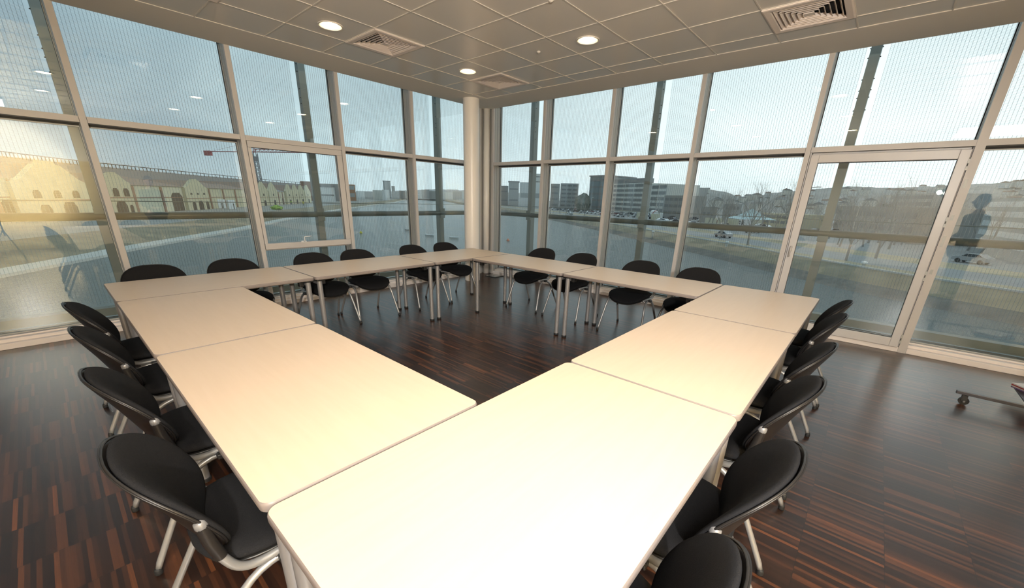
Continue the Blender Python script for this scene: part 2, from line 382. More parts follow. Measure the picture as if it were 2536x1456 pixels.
# ------------------------------------------------------------------ exterior facade: ledge, railing, posts, wire screens
Y0 = 1.12
def both(fn, name, mats, labels, cat, group=None, smooth=False):
    for side in (0, 1):
        b = fn(); b = swap(b) if side else b
        o = b.build(name, mats, smooth=smooth); tag(o, labels[side], cat, group)
both(lambda: MB().box(XL, Y0+.14, Y0, Y0+.14, -.05, .045).box(XL, Y0, Y0-.006, Y0, -.055, -.045), 'ledge_beam', M['ledge'],
     ('grey green steel edge beam outside the left windows', 'grey green steel edge beam outside the right windows and door'), 'beam', 'edge beams of the outside walkway')
def grate():
    b = MB(); n = 0
    y = .26
    while y < Y0-.02:
        b.box(XL, y, y, y+.006, -.10, -.06); y += .034
    x = XL
    while x < Y0:
        b.box(x, x+.01, .25 if x < .25 else x, Y0-.01, -.105, -.09); x += .30
    return b
both(grate, 'walkway_grating', M['grate'], ('dark steel walkway grating outside the left windows', 'dark steel walkway grating outside the right windows'), 'grating', 'outside walkway gratings')
both(lambda: MB().tube([(XL, Y0+.03, 1.165), (Y0+.03, Y0+.03, 1.165)], .046, 16), 'guard_rail', M['rail'],
     ('thick olive grey horizontal guard rail outside the left windows', 'thick olive grey horizontal guard rail outside the right windows'), 'railing', 'outside guard rails', smooth=True)
both(lambda: MB().tube([(XL, Y0+.08, 1.345), (Y0+.08, Y0+.08, 1.345)], .005, 6), 'tension_cable', M['post'],
     ('thin dark cable above the guard rail outside the left windows', 'thin dark cable above the guard rail outside the right windows'), 'cable', 'outside tension cables')
PX = [-8.14, -5.52, -2.85, -.22]
PNL = ['beyond the left edge of the picture', 'at the far left of the left windows', 'behind the opening sash window', 'beside the column in the left windows']
PNR = ['right of the door', 'left of the door', 'in front of the large office block', 'in the right windows nearest the corner']
for side in (0, 1):
    for i, px in enumerate(PX):
        if side: px += .03 if i > 0 else .1
        root = thing('facade_post', (0, 0, 0), 'grey green steel facade post with bolts ' + (PNR if side else PNL)[i], 'post', 'outside facade posts')
        yy = Y0+.03
        root.location = (yy, px, 0) if side else (px, yy, 0)
        f = swap if side else (lambda m_: m_)
        f(MB().box(-.052, .052, .005, .10, -.4, 5.0).box(-.030, .030, .10, .16, -.4, 5.0)).build('shaft', M['post'], root)
        f(MB().box(-.06, .06, -.03, .03, 1.06, 1.26)).build('rail_bracket', M['post'], root)
        for z in (3.02, 2.90, 2.82, 2.68, 3.25, 3.35):
            for sg in (-1, 1): f(MB().tube([(sg*.05, .04, z), (sg*.062, .034, z-.006)], .006, 8)).build('bolt', M['gasket'], root)
def screen(x0, x1):
    b = MB(); y = Y0+.24; n = int((x1-x0)/.0322)
    for k in range(n+1):
        x = x0+(x1-x0)*k/n
        b.box(x-.0012, x+.0012, y-.0011, y+.0011, .05, 4.9)
    z = .06
    while z < 4.9:
        b._add([(x0, y+.003, z), (x1, y+.003, z), (x1, y+.003, z+.0012), (x0, y+.003, z+.0012), (x0, y+.0045, z), (x1, y+.0045, z), (x1, y+.0045, z+.0012), (x0, y+.0045, z+.0012)], [[0, 1, 2, 3], [7, 6, 5, 4], [0, 4, 5, 1], [3, 2, 6, 7]]); z += .0108
    return b
bays = [(XL-.4, PX[0]-.09), (PX[0]+.05, PX[1]-.09), (PX[1]+.14, PX[2]-.093), (PX[2]+.06, PX[3]-.09), (PX[3]+.06, Y0+.2)]
bn = ['in the second bay beyond the left edge', 'in the bay left of the first near left mullion', 'between the first and second left posts', 'between the second and third left posts', 'at the window corner, left side']
bnr = ['furthest right beyond the door', 'outside the door', 'between the door and the office block', 'between the two right posts nearest the corner', 'at the window corner, right side']
for side in (0, 1):
    for i, (a, c_) in enumerate(bays):
        b = screen(a, c_); b = swap(b) if side else b
        tag(b.build('wire_screen', M['wire']), 'fine woven steel wire sun screen ' + (bnr if side else bn)[i], 'screen', 'outside wire screens')

# ------------------------------------------------------------------ tables
def rrect(x0, x1, y0, y1, r, n=6):
    pts = []
    for cx, cy, a in ((x1-r, y1-r, 0), (x0+r, y1-r, PI/2), (x0+r, y0+r, PI), (x1-r, y0+r, 1.5*PI)):
        for k in range(n+1): pts.append((cx+r*math.cos(a+PI/2*k/n), cy+r*math.sin(a+PI/2*k/n)))
    return pts
def ring_mb(pts_list):
    """pts_list: list of (pts, z) loops of equal length, skinned; last capped"""
    b = MB(); n = len(pts_list[0][0])
    for pts, z in pts_list: b.v += [(x, y, z) for x, y in pts]
    for i in range(len(pts_list)-1):
        for k in range(n):
            k2 = (k+1) % n; b.f.append([i*n+k, i*n+k2, (i+1)*n+k2, (i+1)*n+k]); b.mi.append(0)
    return b, n
def make_table(rect, label):
    x0, x1, y0, y1 = rect; cx, cy = (x0+x1)/2, (y0+y1)/2; hx, hy = (x1-x0)/2, (y1-y0)/2
    t = thing('conference_table', (cx, cy, 0), label, 'table', 'conference tables set in a square')
    H = .74; r = .034
    top = MB().prism(rrect(-hx+.004, hx-.004, -hy+.004, hy-.004, r-.004), H-.026, H)
    top.build('tabletop', M['laminate_x'] if hx > hy else M['laminate_y'], t)
    loops = []
    for off, z in ((.006, H-.030), (.0015, H-.028), (0, H-.020), (0, H-.008), (.0015, H-.002), (.0042, H+.0005)):
        loops.append((rrect(-hx+off, hx-off, -hy+off, hy-off, r-off), z))
    b, n = ring_mb(loops); b.f.append(list(range(n))[::-1]); b.mi.append(0)
    edge_split(b.build('edge_band', M['edging'], t, smooth=True), 50)
    ins = .052
    long_x = hx > hy
    for sx in (-1, 1):
        for sy in (-1, 1):
            lx, ly = sx*(hx-ins), sy*(hy-ins)
            l = MB().tube([(lx, ly, .022), (lx, ly, H-.045)], .0245, 20).build('leg', M['silver'], t, smooth=True); edge_split(l)
            MB().lathe([(.0245, 0), (.028, .004), (.028, .02), (.025, .024)], (lx, ly, 0), 20, cap=True).build('foot', M['rubber'], l)
            MB().box(lx-.034, lx+.034, ly-.034, ly+.034, H-.046, H-.030).build('corner_bracket', M['plastic'], l, bevel=.003)
    for s_ in (-1, 1):
        if long_x:
            MB().box(s_*(hx-ins)-.012, s_*(hx-ins)+.012, -hy+ins, hy-ins, H-.082, H-.042).build('end_rail', M['silver'], t)
            MB().box(s_*(hx-ins)-s_*.05-.02, s_*(hx-ins)-s_*.05+.02, -hy+ins+.02, -hy+ins+.07, H-.09, H-.035).build('fold_latch', M['plastic'], t, bevel=.006)
            MB().box(-hx+ins+.03, hx-ins-.03, s_*(hy-.16)-.012, s_*(hy-.16)+.012, H-.062, H-.032).build('side_rail', M['silver'], t)
        else:
            MB().box(-hx+ins, hx-ins, s_*(hy-ins)-.012, s_*(hy-ins)+.012, H-.082, H-.042).build('end_rail', M['silver'], t)
            MB().box(-hx+ins+.02, -hx+ins+.07, s_*(hy-ins)-s_*.05-.02, s_*(hy-ins)-s_*.05+.02, H-.09, H-.035).build('fold_latch', M['plastic'], t, bevel=.006)
            MB().box(s_*(hx-.16)-.012, s_*(hx-.16)+.012, -hy+ins+.03, hy-ins-.03, H-.062, H-.032).build('side_rail', M['silver'], t)
    return t
RX0, RX1, RY0, RY1 = -5.797, -1.555, -5.790, -1.230
TABLES = [
    ((RX0, -4.398, -2.070, RY1), 'light birch table in the left window row, nearest the left edge of the picture'),
    ((-4.391, -2.936, -2.070, RY1), 'light birch table in the middle of the left window row'),
    ((-2.929, RX1, -2.070, RY1), 'light birch table at the far corner beside the column'),
    ((-2.345, RX1, -3.528, -2.077), 'light birch table in the right window row next to the far corner'),
    ((-2.345, RX1, -4.987, -3.535), 'light birch table in the right window row, second from the far corner'),
    ((-2.966, RX1, RY0, -4.995), 'light birch table at the right hand corner of the square, nearest the glazed door'),
    ((-4.392, -2.973, RY0, -4.995), 'light birch table in the middle of the near right row'),
    ((RX0, -4.399, RY0, -4.995), 'brightly lit birch table nearest the camera at the bottom of the picture'),
    ((RX0, -5.008, -3.516, -2.077), 'light birch table in the left row, behind the two farther chairs of that row'),
    ((RX0, -5.008, -4.988, -3.523), 'light birch table in the left row next to the nearest table'),
]
for rct, lb in TABLES: make_table(rct, lb)

# ------------------------------------------------------------------ chairs
def spow(v, p): return math.copysign(abs(v)**p, v)
def pad(hw, hh, n, thick, surf, nr=10, ns=40, edge=.35, crown=0.0):
    """closed cushion: polar superellipse grid; surf(a,b)->(point, normal)"""
    b = MB(); rows = []
    def ring(r, side):
        out = []
        for k in range(ns):
            a = 2*PI*k/ns; x = hw*r*spow(math.cos(a), 2/n); z = hh*r*spow(math.sin(a), 2/n)
            p, nn = surf(x, z); th = thick*.5*(max(0, 1-r**6))**.5
            if side > 0: th += crown*(1-r*r)
            out.append(tuple(p+nn*(th*side)))
        return out
    rs = [i/nr for i in range(1, nr)] + [.94, .975, 1.0]
    p, nn = surf(0, 0); b.v.append(tuple(p+nn*(thick*.5+crown)))
    seq = [(r, 1) for r in rs] + [(r, -1) for r in reversed(rs[:-1])]
    for r, sd in seq: b.v += ring(r, sd)
    m_ = len(seq); b.v.append(tuple(p-nn*thick*.5))
    for k in range(ns): b.f.append([0, 1+k, 1+(k+1) % ns])
    for i in range(m_-1):
        for k in range(ns):
            k2 = (k+1) % ns; b.f.append([1+i*ns+k, 1+(i+1)*ns+k, 1+(i+1)*ns+k2, 1+i*ns+k2])
    last = len(b.v)-1
    for k in range(ns): b.f.append([last, 1+(m_-1)*ns+(k+1) % ns, 1+(m_-1)*ns+k])
    b.mi = [0]*len(b.f); return b
def back_y(x, z):      # z measured from the centre of the back; the sides wrap forward, the top leans back
    return -.190 - .40*z - .35*max(0, z)**2 + 1.30*x*x*(1-2.4*z)
BZ = .650
def back_surf(off=0):
    def f(x, z):
        w = 1 - .10*max(0, -z/.17) 
        X = x*w; e_ = .004
        P = lambda a, c: Vector((a, back_y(a, c)+off, BZ+c))
        p = P(X, z); nn = (P(X+e_, z)-p).cross(P(X, z+e_)-p).normalized()
        if nn.y < 0: nn = -nn
        return p, nn
    return f
def seat_surf(off=0):
    def zf(x, y):
        s_ = .462 + off + .30*x*x
        if y > .02: s_ -= (1.75-9*x*x)*(y-.02)**2
        if y < -.1: s_ += .35*(y+.1)**2*2
        return s_
    def f(x, y):
        e_ = .004; P = lambda a, c: Vector((a, c+.055, zf(a, c)))
        p = P(x, y); nn = (P(x+e_, y)-p).cross(P(x, y+e_)-p).normalized()
        return p, nn
    return f
def bez(p0, p1, p2, p3, n=8):
    out = []
    for i in range(n+1):
        t = i/n; out.append(tuple((1-t)**3*Vector(p0)+3*(1-t)**2*t*Vector(p1)+3*(1-t)*t*t*Vector(p2)+t**3*Vector(p3)))
    return out
def make_chair():
    t = thing('stacking_chair', (0, 0, 0), None, 'chair')
    pad(.234, .222, 2.8, .056, seat_surf(), crown=.004).build('seat', M['fabric'], t, smooth=True)
    pad(.222, .205, 3.0, .020, seat_surf(-.030)).build('seat_shell', M['plastic'], t, smooth=True)
    pad(.240, .177, 2.7, .036, back_surf(), nr=12, ns=56, crown=.004).build('backrest', M['fabric'], t, smooth=True)
    bs = pad(.243, .180, 2.7, .012, back_surf(-.018), nr=12, ns=56).build('back_shell', M['shell'], t, smooth=True)
    # glossy rim line of the shell
    sf = back_surf(-.013); rim = []
    for k in range(57):
        a = 2*PI*k/56; p, nn = sf(.2415*spow(math.cos(a), 2/2.7), .1765*spow(math.sin(a), 2/2.7)); rim.append(tuple(p))
    MB().tube(rim, .0036, 8, caps=False).build('rim', M['shell'], bs, smooth=True)
    for s_ in (-1, 1):
        x = s_*.232
        yb = back_y(.22, -.02)-.012
        # sleeve moulded to the shell, tube end cap, bent side tube
        sl = MB().tube([(x, yb-.010, BZ+.000), (x, yb-.003, BZ-.06), (x*.995, yb+.012, BZ-.125)], [.0165, .0175, .0168], 12, sx=1.0).build('sleeve', M['shell'], bs, smooth=True); edge_split(sl, 50)
        cp_ = MB().tube([(x, yb-.016, BZ+.022), (x, yb-.013, BZ+.016), (x, yb-.0105, BZ+.002), (x, yb-.008, BZ-.008)], [.009, .0150, .0168, .0155], 14).build('tube_cap', M['cap'], bs, smooth=True)
        path = [(x, yb+.006, BZ-.10)] + bez((x*.995, yb+.012, BZ-.125), (x*.985, yb+.035, BZ-.19), (x*.97, yb+.05, .430), (x*.955, yb+.125, .430), 9) + [(x*.94, .07, .436), (x*.92, .17, .430)]
        fr = MB().tube(path, .0138, 12).build('side_frame', M['tube'], t, smooth=True)
        MB().tube([(x*.95, .01, .412), (x*.945, .09, .412)], .012, 10).build('leg_joint', M['plastic'], fr, smooth=True)
        # front leg and rear leg, each bent at the top
        fl = MB().tube(bez((x*.95, .03, .412), (x*.96, .115, .416), (x*1.0, .155, .385), (x*1.05, .185, .28), 8)+[(x*1.155, .262, .05), (x*1.17, .272, .022)], [.0125]*9+[.0125, .0110], 12).build('leg', M['tube'], t, smooth=True)
        MB().lathe([(.013, 0), (.0145, .006), (.0135, .022), (.011, .03)], (x*1.175, .276, 0), 12, cap=True).build('foot', M['rubber'], fl, smooth=True)
        rl = MB().tube(bez((x*.95, .07, .412), (x*.95, -.04, .418), (x*1.0, -.10, .38), (x*1.03, -.145, .27), 8)+[(x*1.12, -.258, .05), (x*1.13, -.268, .022)], [.0125]*9+[.0125, .0110], 12).build('leg', M['tube'], t, smooth=True)
        MB().lathe([(.013, 0), (.0145, .006), (.0135, .022), (.011, .03)], (x*1.135, -.271, 0), 12, cap=True).build('foot', M['rubber'], rl, smooth=True)
    MB().tube([(-.218, .06, .412), (.218, .06, .412)], .010, 10).build('cross_bar', M['tube'], t, smooth=True)
    MB().box(.225, .262, .015, .065, .405, .432).build('link_bracket', M['plastic'], t, bevel=.006)
    MB().box(-.262, -.225, .015, .065, .405, .432).build('link_bracket', M['plastic'], t, bevel=.006)
    return t
proto = make_chair(); used = False
def place(x, y, rz, label, group):
    global used
    c = proto if not used else copy_tree(proto); used = True
    c.location = (x, y, 0); c.rotation_euler = (0, 0, rz); c['label'] = label; c['group'] = group; c['category'] = 'chair'
GL, GR, GW, GN = 'chairs along the left windows', 'chairs along the right windows', 'chairs on the left side of the tables', 'chairs on the near right side of the tables'
for (x, y, a), lb in zip([(-5.44, -1.235, 0), (-4.80, -1.24, 0), (-3.975, -1.25, .02), (-3.42, -1.25, -.03), (-2.55, -1.24, .02), (-1.95, -1.24, -.02)],
    ['black padded chair at the left end of the row along the left windows',
     'black padded chair second from the left in the row along the left windows',
     'black padded chair in front of the opening sash window, left of its post',
     'black padded chair just right of the opening sash window, under its right hand post',
     'black padded chair second from the column, along the left windows',
     'black padded chair nearest the column, along the left windows']):
    place(x, y, PI+a, lb, GL)
for (x, y, a), lb in zip([(-1.47, -2.45, .03), (-1.475, -3.13, -.02), (-1.48, -3.99, .03), (-1.48, -4.66, 0)],
    ['black padded chair nearest the corner, along the right windows',
     'black padded chair along the right windows, second from the corner',
     'black padded chair along the right windows, third from the corner',
     'black padded chair along the right windows, fourth from the corner and nearest the door']):
    place(x, y, PI/2+a, lb, GR)
for (x, y, a), lb in zip([(-5.76, -2.4, -.03), (-5.76, -3.09, .0), (-5.76, -3.85, .02), (-5.76, -4.6, -.04)],
    ['black padded chair farthest from the camera on the left side, closest to the windows',
     'black padded chair second from the windows on the left side of the tables',
     'black padded chair second nearest the camera on the left side of the tables',
     'black padded chair nearest the camera at the lower left of the picture']):
    place(x, y, -PI/2+a, lb, GW)
for (x, y, a), lb in zip([(-1.98, -5.73, 0), (-2.56, -5.725, .02), (-3.40, -5.72, -.02), (-4.03, -5.72, .0), (-4.73, -5.73, .02), (-5.30, -5.70, 0)],
    ['black padded chair nearest the glazed door on the near right side, farthest of its row',
     'black padded chair second from the door on the near right side',
     'black padded chair third from the door on the near right side',
     'black padded chair fourth from the door, in the middle of the near right side',
     'large looking black padded chair at the lower right, second nearest the camera on that side',
     'black padded chair cut off by the bottom edge of the picture, lower right']):
    place(x, y, a, lb, GN)

# ------------------------------------------------------------------ ceiling lamps, vents, detector
def make_lamp(x, y, label, power=SPOT_POWER):
    t = thing('ceiling_downlight', (x, y, ZC), label, 'ceiling lamp', 'round recessed ceiling lamps')
    edge_split(MB().lathe([(.100, .006), (.103, -.004), (.118, -.006), (.120, .004)], (0, 0, 0), 40).build('trim_ring', M['tbar'], t, smooth=True))
    MB().lathe([(.098, .003), (.080, .004), (.078, .0045)], (0, 0, 0), 40).build('reflector', M['reflector'], t, smooth=True)
    MB().lathe([(.079, .0038), (.001, .0038)], (0, 0, 0), 32).build('diffuser', M['lampglow'], t)
    l = bpy.data.lights.new('downlight_beam', 'SPOT'); l.energy = power; l.color = (1, .87, .70); l.spot_size = math.radians(125); l.spot_blend = .7; l.shadow_soft_size = .07
    o = bpy.data.objects.new('downlight_beam', l); C.objects.link(o); o.parent = t; o.location = (0, 0, -.02)
    return t
LAMPS = [(-1.8565, -1.5075, 'round lit ceiling lamp above the far corner, left of the small vent'),
         (-1.8565, -3.3225, 'round lit ceiling lamp at the top right of centre'),
         (-3.679, -1.5075, 'round lit ceiling lamp at the top left, beside the larger vent')]
for a in LAMPS: make_lamp(*a)
for x in (-1.8565, -3.679, -5.5015):
    for y in (-1.5075, -3.3225, -5.1375):
        if (x < -5 and y > -2) or any(abs(x-a[0]) < .1 and abs(y-a[1]) < .1 for a in LAMPS): continue
        make_lamp(x, y, 'round recessed ceiling lamp outside the picture, over the near part of the room')
def make_vent(x, y, label):
    t = thing('ceiling_vent', (x, y, ZC), label, 'air vent', 'square louvred ceiling vents')
    b = MB(); o_, i_ = .302, .235
    def sq(h, z): return [(-h, -h, z), (h, -h, z), (h, h, z), (-h, h, z)]
    b.v += sq(o_, .002)+sq(o_, -.006)+sq(o_-.012, -.010)+sq(i_+.01, -.008)+sq(i_, .012)
    for r_ in range(4):
        for k in range(4): b.f.append([r_*4+k, r_*4+(k+1) % 4, r_*4+4+(k+1) % 4, r_*4+4+k]); b.mi.append(0)
    b.build('vent_frame', M['vent'], t)
    h = i_-.006
    for k in range(6):
        b = MB(); w = .024; h2 = h-w*.8
        b.v += sq(h, -.006)+sq(h2, .020)+sq(h2-.002, .0185)+sq(h-.002, -.0075)
        for r_ in range(3):
            for q in range(4): b.f.append([r_*4+q, r_*4+(q+1) % 4, r_*4+4+(q+1) % 4, r_*4+4+q]); b.mi.append(0)
        for q in range(4): b.f.append([12+q, 12+(q+1) % 4, (q+1) % 4, q]); b.mi.append(0)
        b.build('louvre', M['vent'], t); h -= .0375
    MB().box(-.29, .29, -.29, .29, .05, .06).build('duct', M['void'], t)
    MB().box(-.04, .04, -.04, .04, -.005, .0).build('centre_plate', M['vent'], t)
    return t
for (x, y), lb in zip(HOLES, ['square louvred vent cut off at the top left edge of the picture', 'square louvred ceiling vent between the two left lamps',
                              'small looking square louvred vent near the window corner', 'largest square louvred vent at the top right of the picture']):
    make_vent(x, y, lb)
for x, y, lb in ((-1.89, -2.71, 'tiny white ceiling sensor right of the far lamp'), (-2.79, -3.54, 'tiny white ceiling sensor at the top edge of the picture')):
    tag(MB().lathe([(.022, .004), (.022, -.005), (.012, -.012), (.002, -.014)], (x, y, ZC), 20).build('ceiling_sensor', M['tbar'], smooth=True), lb, 'sensor', 'ceiling sensors')
# added panel behind the photographer, stands in for flash bounced off the ceiling
t = thing('bounce_panel', (-6.75, -7.35, ZC), 'added ceiling light panel behind the camera, standing in for bounced flash', 'ceiling lamp')
MB().box(-.75, .75, -.55, .55, -.022, -.018).build('diffuser', M['panelglow'], t)
MB().box(-.78, .78, -.58, .58, -.018, -.0).build('housing', M['tbar'], t)
a_ = area('bounce_panel_light', (0, 0, -.03), (0, 0, 0), 1.5, 1.1, PANEL_POWER, (1, .95, .87)); a_.parent = t
# studio light, then two added lights that brighten the wood panelling
t = thing('studio_light', (-6.62, -6.95, 0), 'small studio light head on a black tripod stand behind the camera', 'studio light')
MB().tube([(0, 0, .5), (0, 0, 1.75)], .012, 10).build('stand', M['plastic'], t)
for k in range(3): MB().tube([(0, 0, .62), (.34*math.cos(k*2.1+1), .34*math.sin(k*2.1+1), .01)], .009, 8).build('leg', M['plastic'], t)
hd = MB().tube([(0, 0, 0), (0, 0, .12), (0, 0, .2)], [.11, .10, .05], 20).build('lamp_head', M['plastic'], t); hd.location = (0, 0, 1.85); hd.rotation_euler = (math.radians(80), 0, YAW+PI/2+PI)
for dx_ in (-.09, .09): MB().tube([(dx_, 0, -.004), (dx_, 0, -.002)], .022, 16).build('bulb', M['lampglow'], hd)
l = bpy.data.lights.new('studio_beam', 'AREA'); l.shape = 'DISK'; l.size = .08; l.energy = 80; l.color = (1, .96, .90)
o = bpy.data.objects.new('studio_beam', l); C.objects.link(o); o.parent = hd; o.location = (0, 0, -.02)
l = bpy.data.lights.new('studio_flash', 'SPOT'); l.energy = 400; l.color = (1, .95, .89); l.spot_size = math.radians(92); l.spot_blend = .75; l.shadow_soft_size = .04
o = bpy.data.objects.new('studio_flash', l); C.objects.link(o); o.parent = t; o.location = (.12, .12, 1.86); o.rotation_euler = Vector((math.cos(YAW), math.sin(YAW), .10)).to_track_quat('-Z', 'Y').to_euler()
l = bpy.data.lights.new('wall_glow_spot', 'SPOT'); l.energy = 2900; l.color = (1, .92, .72); l.spot_size = math.radians(78); l.spot_blend = 1; l.shadow_soft_size = .08  # added spot aimed back at the panelling, for a glow in the left panes
o = bpy.data.objects.new('wall_glow_spot', l); C.objects.link(o); o.parent = t; o.location = (.05, -.25, 1.80); o.rotation_euler = (math.radians(-86), 0, .06)
t = thing('wall_fill_light', (-6.3, -8.6, ZC), 'long warm light strip added above the wood panelling', 'ceiling lamp')  # added unseen light, brightens the panelling mirrored in the windows
MB().box(-1.2, 1.2, -.05, .05, -.03, -.0).build('housing', M['tbar'], t)
a_ = area('wall_fill_area', (0, -.02, -.04), (math.radians(-38), 0, 0), 2.3, .08, 160, (1, .84, .55)); a_.parent = t

# ------------------------------------------------------------------ small things on the floor
t = thing('floor_socket_box', (-.172, -.42, 0), 'square steel floor socket lid near the window corner', 'floor box')
MB().box(-.14, .14, -.14, .14, .0, .006).build('rim', M['plastic'], t)
lid = MB().box(-.13, .13, -.13, .13, -.003, .003).build('lid', mat('brushed_lid', (.45, .45, .43), .18, metal=.9), t); lid.location = (0, 0, .012)
t = thing('mobile_stand_base', (-1.3, -7.4, 0), 'graphite steel base rail of a mobile stand on black castors at the right edge', 'stand')
MB().box(-.014, .014, -.62, .56, .085, .112).build('base_rail', M['trolley'], t, bevel=.003)
MB().box(.56, .588, -.62, -.02, .085, .112).build('base_rail', M['trolley'], t, bevel=.003)
MB().box(.014, .56, -.42, -.38, .088, .110).build('cross_rail', M['trolley'], t)
MB().box(.02, .555, -.38, .17, .090, .100).build('shelf', M['trolley'], t)
for cx, cy in ((0, .50), (0, -.56), (.574, -.08), (.574, -.56)):
    cst = MB().tube([(cx-.010, cy, .032), (cx+.010, cy, .032)], .032, 20).build('castor', M['rubber'], t, smooth=True); edge_split(cst)
    MB().box(cx-.018, cx+.018, cy-.012, cy+.02, .035, .085).build('fork', M['plastic'], cst)
    MB().tube([(cx-.0225, cy, .032), (cx-.018, cy, .032)], .007, 12).build('hub', M['cap'], cst)
BK = [((.62, .60, .60), 'pale booklet at the top of the pile on the mobile stand'), ((.45, .06, .07), 'red edged booklet under the top one on the mobile stand'),
      ((.60, .60, .58), 'white booklet in the middle of the pile on the mobile stand'), ((.16, .10, .25), 'purple booklet at the bottom of the pile on the mobile stand')]
for k, (c_, lb) in enumerate(BK):
    z = .100+.0105*(3-k)
    o = MB().box(-.15, .15, -.11, .11, 0, .010).build('booklet', mat('booklet_%d' % k, c_, .5), bevel=.001); o.location = (-.90+.008*k, -7.375-.004*k, z); o.rotation_euler = (0, 0, .55+.04*k); tag(o, lb, 'booklet', 'booklets piled on the mobile stand')

# ================================================================== outside: dock basin, quays, town
QZ, WZ = -6.0, -8.0
def ray(u, v): return fw + rt*((u-1268)/FPX) - up*((v-728-SY)/FPX)
def gnd(u, v, z=QZ):
    d = ray(u, v); t = (z-CAM.z)/d.z; p = CAM+d*t; return (p.x, p.y)
def at(u, dist):                      # ground position at a horizontal distance, in the direction of column u
    d = ray(u, 500); h = math.hypot(d.x, d.y); return (CAM.x+d.x/h*dist, CAM.y+d.y/h*dist)
def zat(u, v, xy):                    # height seen at pixel row v above ground position xy
    d = ray(u, v); h = math.hypot(d.x, d.y); D = math.hypot(xy[0]-CAM.x, xy[1]-CAM.y); return CAM.z+d.z/h*D

def water_mat():
    m = bpy.data.materials.new('dock_water'); m.use_nodes = True; t = m.node_tree; b = t.nodes['Principled BSDF']
    b.inputs['Base Color'].default_value = (.25, .28, .268, 1); b.inputs['Roughness'].default_value = .2; b.inputs['Specular IOR Level'].default_value = .45
    tcn = N(t, 'ShaderNodeTexCoord'); mpn = N(t, 'ShaderNodeMapping'); mpn.inputs['Rotation'].default_value = (0, 0, .7); mpn.inputs['Scale'].default_value = (.35, 1.3, 1)
    t.links.new(tcn.outputs['Object'], mpn.inputs[0])
    n = N(t, 'ShaderNodeTexNoise'); n.inputs['Scale'].default_value = .9; n.inputs['Detail'].default_value = 9; n.inputs['Roughness'].default_value = .62; t.links.new(mpn.outputs[0], n.inputs['Vector'])
    bp = N(t, 'ShaderNodeBump'); bp.inputs['Strength'].default_value = 1.0; bp.inputs['Distance'].default_value = 1.3
    t.links.new(n.outputs['Fac'], bp.inputs['Height']); t.links.new(bp.outputs[0], b.inputs['Normal'])
    return m
X = {}  # ground, building, hill and tree colours lightened to paint in haze
X['water'] = water_mat()
X['pave'] = mat('quay_paving', (.38, .37, .34), .8, noise=(.12, .6, (.29, .28, .25), (1, 1, 1)))
X['road'] = mat('asphalt', (.37, .365, .36), .8, noise=(.2, .5, (.30, .30, .295), (1, 1, 1)))
X['grass'] = mat('winter_grass', (.36, .30, .20), .9, noise=(.25, .9, (.24, .205, .14), (1, 1, 1)))
X['verge'] = mat('dry_verge', (.52, .43, .28), .9, noise=(.2, .8, (.38, .33, .22), (1, 1, 1)))
X['rock'] = mat('dark_stone_bank', (.15, .135, .115), .9, noise=(.6, .9, (.22, .20, .17), (1, 1, 1)))
X['conc'] = mat('pale_concrete', (.60, .58, .53), .7)
X['curbline'] = mat('white_kerb', (.62, .62, .60), .7)
X['brick'] = mat('cream_brick', (.62, .57, .40), .85, noise=(.5, .4, (.52, .47, .33), (1, 1, 1)))
X['brick2'] = mat('pale_cream_brick', (.66, .63, .48), .85, noise=(.5, .4, (.56, .52, .38), (1, 1, 1)))
X['redbrick'] = mat('red_brick', (.34, .20, .14), .85)
X['orange'] = mat('orange_cladding', (.50, .27, .15), .7)
X['tileroof'] = mat('brown_tile_roof', (.30, .235, .20), .85, noise=(.4, .8, (.36, .25, .19), (1, 1, 1)))
X['slate'] = mat('slate_roof', (.30, .295, .29), .7)
X['dark'] = mat('dark_opening', (.045, .04, .035), .6)
X['white'] = mat('white_render', (.80, .80, .78), .7)
X['greyb'] = mat('grey_block', (.46, .46, .45), .7)
X['brownb'] = mat('brown_grey_block', (.38, .36, .335), .75)
X['cream'] = mat('cream_office', (.74, .72, .66), .7)
X['glazed'] = mat('teal_office_glass', (.24, .28, .29), .3)
X['band'] = mat('office_window_band', (.24, .24, .23), .35)
X['redst'] = mat('crane_red', (.42, .10, .10), .6)
X['greyst'] = mat('crane_grey', (.24, .25, .27), .6)
X['bark'] = mat('bare_bark', (.32, .305, .28), .9)
X['hedge'] = mat('dark_evergreen', (.14, .155, .12), .95, noise=(.8, .9, (.20, .21, .16), (1, 1, 1)))
X['lime'] = mat('spring_green_leaves', (.38, .55, .10), .9, noise=(1.5, .9, (.22, .36, .07), (1, 1, 1)))
X['hill'] = mat('wooded_town_hill', (.34, .335, .32), .95, noise=(.035, 1, (.46, .455, .44), (1, 1, 2)))
X['tent'] = mat('pale_blue_canopy', (.52, .70, .74), .6)
X['tyre'] = mat('tyre', (.03, .03, .03), .8)
X['carglass'] = mat('car_glass', (.05, .06, .07), .1)
X['hull'] = mat('white_hull', (.85, .87, .87), .3)
X['yellow'] = mat('signal_yellow', (.75, .65, .05), .5)
X['buoyo'] = mat('buoy_orange', (.80, .24, .10), .5)

tag(MB().box(-900, 2200, .5, 2600, WZ-3, WZ).box(1.6, 2200, -1200, .5, WZ-3, WZ).build('dock_water', X['water']),
    'grey green rippled water of the dock basin below the windows', 'water', kind='stuff')

